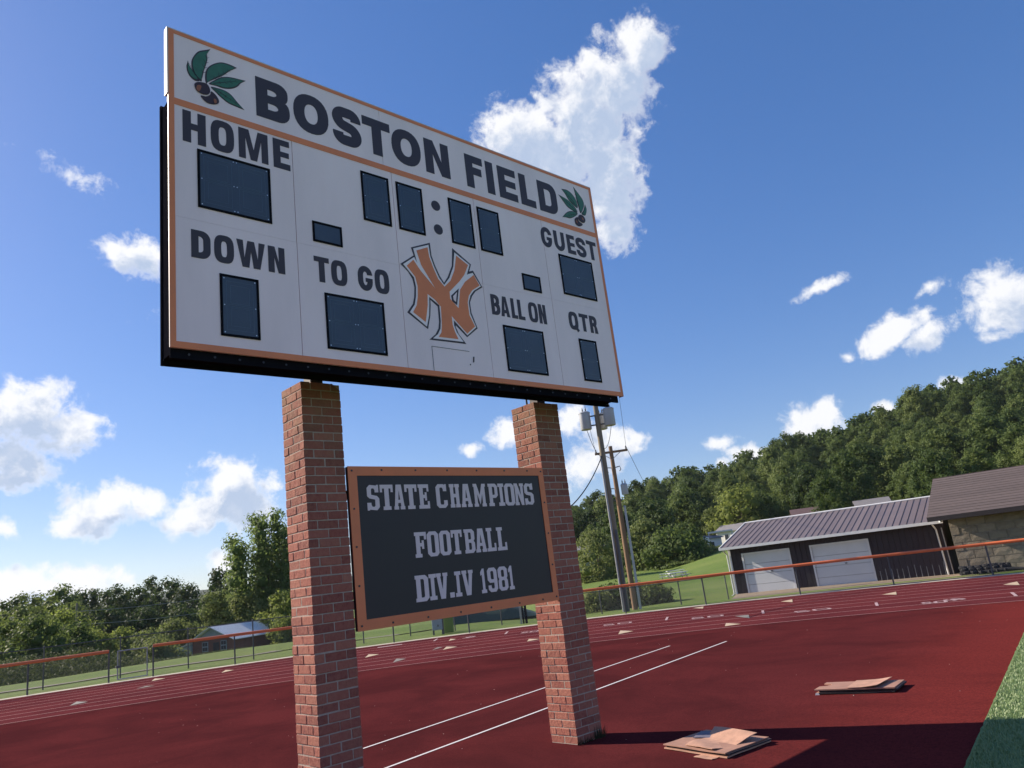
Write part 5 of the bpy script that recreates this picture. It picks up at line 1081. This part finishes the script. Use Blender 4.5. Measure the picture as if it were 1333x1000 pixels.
for z in (cz - .2, cz + .2): MB().tube([rv * -.35 + Vector((0, 0, z)), rv * .35 + Vector((0, 0, z))], .03, 6).build('bracket', m_darkpipe, P1)
def sag(a, b, s, n=14): a, b = Vector(a), Vector(b); return [a.lerp(b, i / n) + Vector((0, 0, -s * 4 * (i / n) * (1 - i / n))) for i in range(n + 1)]
m_cable = mat('black_cable', (.02, .02, .022), .6)
zc = 6.25
MB().tube(sag(rv * -.6 + Vector((0, 0, cz + .2)), rv * -.05 + fv * -.15 + Vector((0, 0, zc)), .45), .012, 6).build('drop_cable', m_cable, P1)
MB().tube(sag(rv * .62 + Vector((0, 0, cz + .1)), rv * .05 + fv * -.15 + Vector((0, 0, zc + .3)), .4), .012, 6).build('drop_cable', m_cable, P1)
MB().tube([rv * -.10 + fv * -.16 + Vector((0, 0, zc)), rv * -.10 + fv * -.16 + Vector((0, 0, 0))], .045, 8).build('conduit', m_pipe, P1, True)
MB().tube([rv * .06 + fv * -.18 + Vector((0, 0, 3.2)), rv * .06 + fv * -.18 + Vector((0, 0, 0))], .05, 8).build('conduit', m_darkpipe, P1, True)
p2 = azt(50.5, 36.2, terr(*azt(50.5, 36.2)[:2]) )
P2 = thing('utility_pole', 'brown wooden utility pole with a crossarm and one small transformer', 'utility pole', p2)
MB().tube([(0, 0, -.5), (0, 0, 4), (0, 0, 7.55)], [.13, .12, .09], 12).build('pole', m_wood2, P2, True)
b_ = MB(); a0, a1 = rv * -.78 + Vector((0, 0, 7.27)), rv * .78 + Vector((0, 0, 7.27)); w_ = fv * .05; h_ = Vector((0, 0, .05))
b_.hexa([a0 - w_ - h_, a1 - w_ - h_, a1 + w_ - h_, a0 + w_ - h_], [a0 - w_ + h_, a1 - w_ + h_, a1 + w_ + h_, a0 + w_ + h_]); b_.build('crossarm', m_wood2, P2)
for sg in (-1, 1):
    MB().tube([rv * sg * .45 + Vector((0, 0, 7.24)), Vector((0, 0, 6.9)) + fv * -.1], .015, 5).build('brace', m_pipe, P2)
    MB().lathe(rv * sg * .72 + Vector((0, 0, 7.32)), [(.02, 0), (.04, .05), (.02, .09), (.035, .13), (.01, .17)], 8).build('insulator', m_darkpipe, P2, True)
    MB().tube([Vector((0, 0, 6.5)), rv * sg * .30 + Vector((0, 0, 6.55)), rv * sg * .34 + Vector((0, 0, 6.4)), rv * sg * .26 + Vector((0, 0, 6.32))], .022, 6).build('cutout', m_darkpipe, P2, True)
for dz in (4.95, 5.2, 5.5): MB().tube([Vector((0, 0, dz)), rv * -.26 + Vector((0, 0, dz + .05)), rv * -.27 + Vector((0, 0, dz - .12))], .02, 6).build('cutout', m_darkpipe, P2, True)
can(P2, rv * .36 + Vector((0, 0, 5.42)), .16, .46)
p3 = azt(50.88, 36.1, terr(*azt(50.88, 36.1)[:2]))
P3 = thing('steel_pole', 'slim pale steel pole close beside the brown utility pole', 'pole', p3)
MB().tube([(0, 0, -.3), (0, 0, 4.6)], [.065, .055], 10).build('pole', m_can, P3, True); MB().lathe((0, 0, 4.6), [(.075, 0), (.07, .05), (.01, .08)], 10).build('pole_cap', m_pipe, P3, True)
# overhead wires
def wire(label, a, b, s, r=.012):
    a, b = Vector(a), Vector(b); o = MB().tube([q - a for q in sag(a, b, s, 24)], r, 5).build('overhead_wire', m_cable); o.location = a; tag(o, label, 'wire'); return o
A_ = p1 + rv * -.05 + fv * -.15 + Vector((0, 0, zc)); Bq = azt(44.5, 24, 3.4)
wire('thick black cable sweeping down from the transformer pole behind the farther pillar', A_, Bq, .55, .022)
wire('thin wire rising from the crossarm end towards the top of the transformer pole', p2 + rv * .74 + Vector((0, 0, 7.45)), p1 + rv * .9 + fv * -6 + Vector((0, 0, 9.8)), .1, .008)
wire('thin wire from the crossarm running on to the forest', p2 + rv * .74 + Vector((0, 0, 7.45)), azt(54, 150, 9), 1.2, .012)
wire('thin wire from the inner crossarm pin to the transformer pole', p2 + rv * -.74 + Vector((0, 0, 7.45)), p1 + rv * -.5 + Vector((0, 0, 9.3)), .1, .008)
# far pole before the dark tree line with its two wires
fpz = azt(12.9, 100); fpz.z = terr(fpz.x, fpz.y)
FP = thing('distant_utility_pole', 'small distant wooden pole standing before the dark tree line', 'utility pole', fpz)
MB().tube([(0, 0, -.3), (0, 0, 8.2)], [.15, .11], 8).build('pole', m_wood, FP, True); b_ = MB().box((-1.0, -.06, 7.2), (1.0, .06, 7.32)).build('crossarm', m_wood, FP)
for k, z in enumerate((7.3, 5.9)): wire(('upper' if k == 0 else 'lower') + ' pale wire crossing in front of the dark tree line', fpz + Vector((0, 0, z)), azt(26, 96, fpz.z + z + (.2 if k else .5)), .5, .02).data.materials[0] = m_pipe

# ------------------------------------------------------------------ shed in the hollow
m_tin = nmat('pale_tin_roof', (.80, .79, .77), .12, 1.2, .7, .0); m_brickw = nmat('reddish_boards', (.20, .085, .06), .3, 2.5, .9); m_gable = nmat('pale_blue_boards', (.30, .34, .36), .2, 3, .8)
SM = azt(20.94, 68); sd_, bd = dirv_(150), dirv_(60); SM.z = -1.30
sh = thing('shed', 'low old shed with a pale tin roof and boarded gable down in the hollow', 'shed', SM)
def hp(u, b, z): return sd_ * u + bd * b + Vector((0, 0, z))
Hw, Hr, Wd2, Ln = 1.30, 2.20, 1.95, 15.0
b_ = MB(); b_.prism([hp(-Wd2, 0, -.4), hp(Wd2, 0, -.4), hp(Wd2, 0, Hw), hp(-Wd2, 0, Hw)], bd * Ln); b_.build('wall', m_brickw, sh)
b_ = MB(); b_.prism([hp(-Wd2, -.04, Hw), hp(Wd2, -.04, Hw), hp(0, -.04, Hr - .05)], bd * (Ln + .04)); b_.build('gable', m_gable, sh)
for sg in (-1, 1):
    b_ = MB(); a_, c_ = hp(sg * (Wd2 + .35), -.4, Hw - .24), hp(0, -.4, Hr); n_ = Vector((0, 0, .06)); b_.prism([a_, c_, c_ + n_, a_ + n_], bd * (Ln + .6)); b_.build('roof', m_tin, sh)
for x_ in (-.72, 1.05):
    b_ = MB().hexa([hp(x_ - .28, -.06, .35), hp(x_ + .28, -.06, .35), hp(x_ + .28, -.01, .35), hp(x_ - .28, -.01, .35)], [hp(x_ - .28, -.06, 1.1), hp(x_ + .28, -.06, 1.1), hp(x_ + .28, -.01, 1.1), hp(x_ - .28, -.01, 1.1)]); wn = b_.build('window', m_gable, sh)
    for zz in (.42, .78):
        for dx in (-.22, .02):
            MB().hexa([hp(x_ + dx, -.075, zz), hp(x_ + dx + .2, -.075, zz), hp(x_ + dx + .2, -.061, zz), hp(x_ + dx, -.061, zz)], [hp(x_ + dx, -.075, zz + .27), hp(x_ + dx + .2, -.075, zz + .27), hp(x_ + dx + .2, -.061, zz + .27), hp(x_ + dx, -.061, zz + .27)]).build('pane', m_char, wn)
MB().hexa([hp(.05, -.05, 0), hp(.6, -.05, 0), hp(.6, -.01, 0), hp(.05, -.01, 0)], [hp(.05, -.05, 1.0), hp(.6, -.05, 1.0), hp(.6, -.01, 1.0), hp(.05, -.01, 1.0)]).build('door', m_char, sh)
b_ = MB(); b_.prism([hp(-Wd2 - 1.3, -.2, -.4), hp(-Wd2 - .02, -.2, -.4), hp(-Wd2 - .02, -.2, 1.05), hp(-Wd2 - 1.3, -.2, .8)], bd * 2.5); b_.build('lean_to', m_gable, sh)
b_ = MB(); b_.prism([hp(-Wd2 - 1.45, -.35, .82), hp(-Wd2 - .02, -.35, 1.08), hp(-Wd2 - .02, -.35, 1.13), hp(-Wd2 - 1.45, -.35, .87)], bd * 2.8); b_.build('lean_to_roof', m_tin, sh)

# ------------------------------------------------------------------ things behind the fence under the sign
q = azt(36.15, 31.8, 0)
cbx = thing('cabinet_box', 'pale blue-grey metal box on dark legs just beyond the kerb under the sign', 'utility box', q, R(-36.15))
MB().box((-.21, -.12, .17), (.20, .12, .80)).build('box', nmat('blue_grey_enamel', (.26, .32, .38), .12, 6, .5), cbx, bevel=.012); MB().box((-.20, -.09, 0), (-.13, .09, .17)).build('leg', m_darkpipe, cbx); MB().box((.16, -.09, 0), (.26, .09, .82)).build('leg', m_darkpipe, cbx)
MB().box((.0, -.135, .30), (.05, -.121, .38)).build('latch', m_darkpipe, cbx)
q = azt(36.95, 32.2, 0)
gpn = thing('green_pad', 'upright bright green padded panel beside the blue-grey box', 'panel', q, R(-36.95)); MB().box((-.20, -.06, 0), (.20, .06, 1.3)).build('pad', nmat('lime_pad', (.16, .24, .045), .1, 3, .7), gpn, bevel=.02); MB().box((-.14, .062, 0), (-.09, .10, 1.2)).build('batten', m_darkpipe, gpn)
q = azt(42.45, 32.0, 0)
pst = thing('sign_post', 'pair of pale and black posts with a dark crosspiece beside the farther pillar', 'post', q, R(-42.4))
MB().box((-.17, -.05, -.1), (-.09, .05, 1.25)).build('pale_post', m_pipe, pst); MB().box((-.07, -.04, -.1), (-.0, .04, 1.2)).build('black_post', m_black, pst); MB().box((.03, -.04, -.1), (.13, .04, 1.2)).build('black_post', m_black, pst); MB().box((.14, -.03, .86), (.45, .03, .96)).build('crosspiece', m_black, pst)
# low dark green heap, added to stand for a shadow on the grass
t = thing('shadow_heap', 'long low dark green heap standing in for a shadow on the grass under the sign', 'shadow_heap', azt(39.7, 40, terr(*azt(39.7, 40)[:2])), R(-39.7))
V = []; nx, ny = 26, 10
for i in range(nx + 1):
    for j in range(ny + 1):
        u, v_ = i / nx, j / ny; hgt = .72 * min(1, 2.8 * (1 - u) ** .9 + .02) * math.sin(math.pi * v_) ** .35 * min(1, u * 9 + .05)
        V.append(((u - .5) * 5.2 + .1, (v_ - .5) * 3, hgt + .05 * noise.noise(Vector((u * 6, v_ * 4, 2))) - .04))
mesh('shadow_mound', V, [(i * (ny + 1) + j, (i + 1) * (ny + 1) + j, (i + 1) * (ny + 1) + j + 1, i * (ny + 1) + j + 1) for i in range(nx) for j in range(ny)], nmat('shadow_green', (.020, .05, .032), .2, 2, .6), t, True)

# ------------------------------------------------------------------ far houses and picnic tables
m_hw = nmat('white_siding', (.76, .72, .68), .06, 2, .6); m_rg = nmat('grey_roof', (.20, .19, .20), .15, 2, .8); m_rr = nmat('reddish_brown_roof', (.13, .08, .08), .15, 2, .8); m_glass = mat('dark_window', (.03, .035, .045), .15)
def house(name, label, az, D, w, dp, h, rh, rot, mw, mr, zoff=0, wins=2, cat='house'):
    q = azt(az, D); q.z = terr(q.x, q.y) + zoff; t = thing(name, label, cat, q, R(-az + rot))
    MB().box((-w / 2, -dp / 2, -1.2), (w / 2, dp / 2, h)).build('wall', mw, t)
    b_ = MB(); b_.prism([(-w / 2, -dp / 2 , h), (-w / 2, dp / 2, h), (-w / 2, 0, h + rh - .06)], (w, 0, 0)); b_.build('gable', mw, t)
    for sg in (-1, 1): MB().prism([(-w / 2 - .3, sg * (dp / 2 + .3), h - .3 * rh / (dp / 2)), (-w / 2 - .3, 0, h + rh), (-w / 2 - .3, 0, h + rh + .08), (-w / 2 - .3, sg * (dp / 2 + .3), h + .08 - .3 * rh / (dp / 2))], (w + .6, 0, 0)).build('roof', mr, t)
    for k in range(wins):
        x = -w / 2 + w * (k + .7) / (wins + .4); f_ = MB().box((x - .4, -dp / 2 - .05, h - 1.35), (x + .4, -dp / 2 - .005, h - .45)).build('window', m_wtrim, t); MB().box((x - .32, -dp / 2 - .065, h - 1.28), (x + .32, -dp / 2 - .051, h - .52)).build('pane', m_glass, f_)
    return t
house('mobile_home', 'small white mobile home with a round dark window beyond the lawn', 56.1, 112, 3.0, 5.0, 1.5, .4, 25, m_hw, m_rg, 0.0, 1)
house('white_house', 'white house with a grey gabled roof just behind the garage end', 58.3, 124, 3.6, 4.5, 1.9, .9, -30, m_hw, m_rg, -.4, 1)
house('brown_roofed_house', 'house with a reddish brown roof among the trees above the garage', 63.3, 122, 3.6, 5, 2.2, 1.3, 5, m_hw, m_rr, -1.15, 1)
house('grey_roofed_house', 'house with a long grey roof at the foot of the forest above the ribbed roof', 67.6, 120, 4.2, 5, 2.1, .9, 5, m_hw, m_rg, -1.1, 1)
house('long_grey_building', 'long low grey building behind the bushes beside the farther pillar', 47.4, 104, 8.5, 6, 2.6, .5, 4, nmat('grey_block_wall', (.26, .28, .28), .1, 2, .8), m_rg, 1.0, 3, 'building')
q = azt(57.3, 113); q.z = terr(q.x, q.y)
t = thing('carport', 'flat white carport roof on posts between the mobile home and the white house', 'carport', q, R(-57)); MB().box((-1.6, -1.5, 1.75), (1.8, 1.5, 1.95)).build('roof', m_hw, t)
for x_, y_ in ((-1.5, -1.4), (1.7, -1.4), (-1.5, 1.4), (1.7, 1.4)): MB().box((x_ - .05, y_ - .05, -.2), (x_ + .05, y_ + .05, 1.75)).build('post', m_wtrim, t)
q = azt(55.75, 106); q.z = terr(q.x, q.y)
t = thing('box_trailer', 'small pale box trailer parked below the mobile home', 'trailer', q, R(-55 + 30)); MB().box((-.9, -1.3, .3), (.9, 1.3, 1.75)).build('body', m_hw, t, bevel=.08)
for sg in (-1, 1):
    b_ = MB(); b_.lathe((0, 0, 0), [(.0, 0), (.3, 0), (.3, .18), (0, .18)], 14)
    for v_ in b_.v: v_.x, v_.z = v_.z + (.78 if sg > 0 else -.96), v_.x + .3
    b_.build('wheel', m_hose, t, True)
for k, (az, D) in enumerate(((53.25, 66), (53.75, 69), (53.9, 64))):
    q = azt(az, D); q.z = terr(q.x, q.y); L = ('pale picnic table on the far lawn, nearest the dark tree', 'pale picnic table on the far lawn, farthest back of the three', 'pale picnic table on the far lawn, closest to the fence')[k]
    t = thing('picnic_table', L, 'picnic table', q, R(-az + 12 * k), 'picnic tables on the far lawn'); t.scale = (.85, .85, .8)
    MB().box((-.9, -.38, .70), (.9, .38, .75)).build('tabletop', m_wtrim, t)
    for sg in (-1, 1):
        MB().box((-.9, sg * .72 - .13, .42), (.9, sg * .72 + .13, .46)).build('bench', m_wtrim, t)
        b_ = MB(); x = sg * .65; b_.hexa([(x - .03, -.75, 0), (x + .03, -.75, 0), (x + .03, -.68, 0), (x - .03, -.68, 0)], [(x - .03, -.28, .70), (x + .03, -.28, .70), (x + .03, -.21, .70), (x - .03, -.21, .70)]); b_.hexa([(x - .03, .68, 0), (x + .03, .68, 0), (x + .03, .75, 0), (x - .03, .75, 0)], [(x - .03, .21, .70), (x + .03, .21, .70), (x + .03, .28, .70), (x - .03, .28, .70)]); b_.box((x - .03, -.8, .37), (x + .03, .8, .415)); b_.build('leg_frame', m_pipe, t)

# ------------------------------------------------------------------ the air
hz = bpy.data.materials.new('haze_air'); hz.use_nodes = True; nt = hz.node_tree; nt.nodes.clear(); T = NT(nt)
pv = T.n('ShaderNodeVolumePrincipled', {'Color': (.80, .88, 1.0, 1), 'Density': .00009, 'Anisotropy': .2})
oo = nt.nodes.new('ShaderNodeOutputMaterial'); nt.links.new(pv.outputs[0], oo.inputs['Volume'])
o = MB().box((-2800, -2800, -8), (2800, 2800, 130)).build('haze', hz); tag(o, kind='stuff')
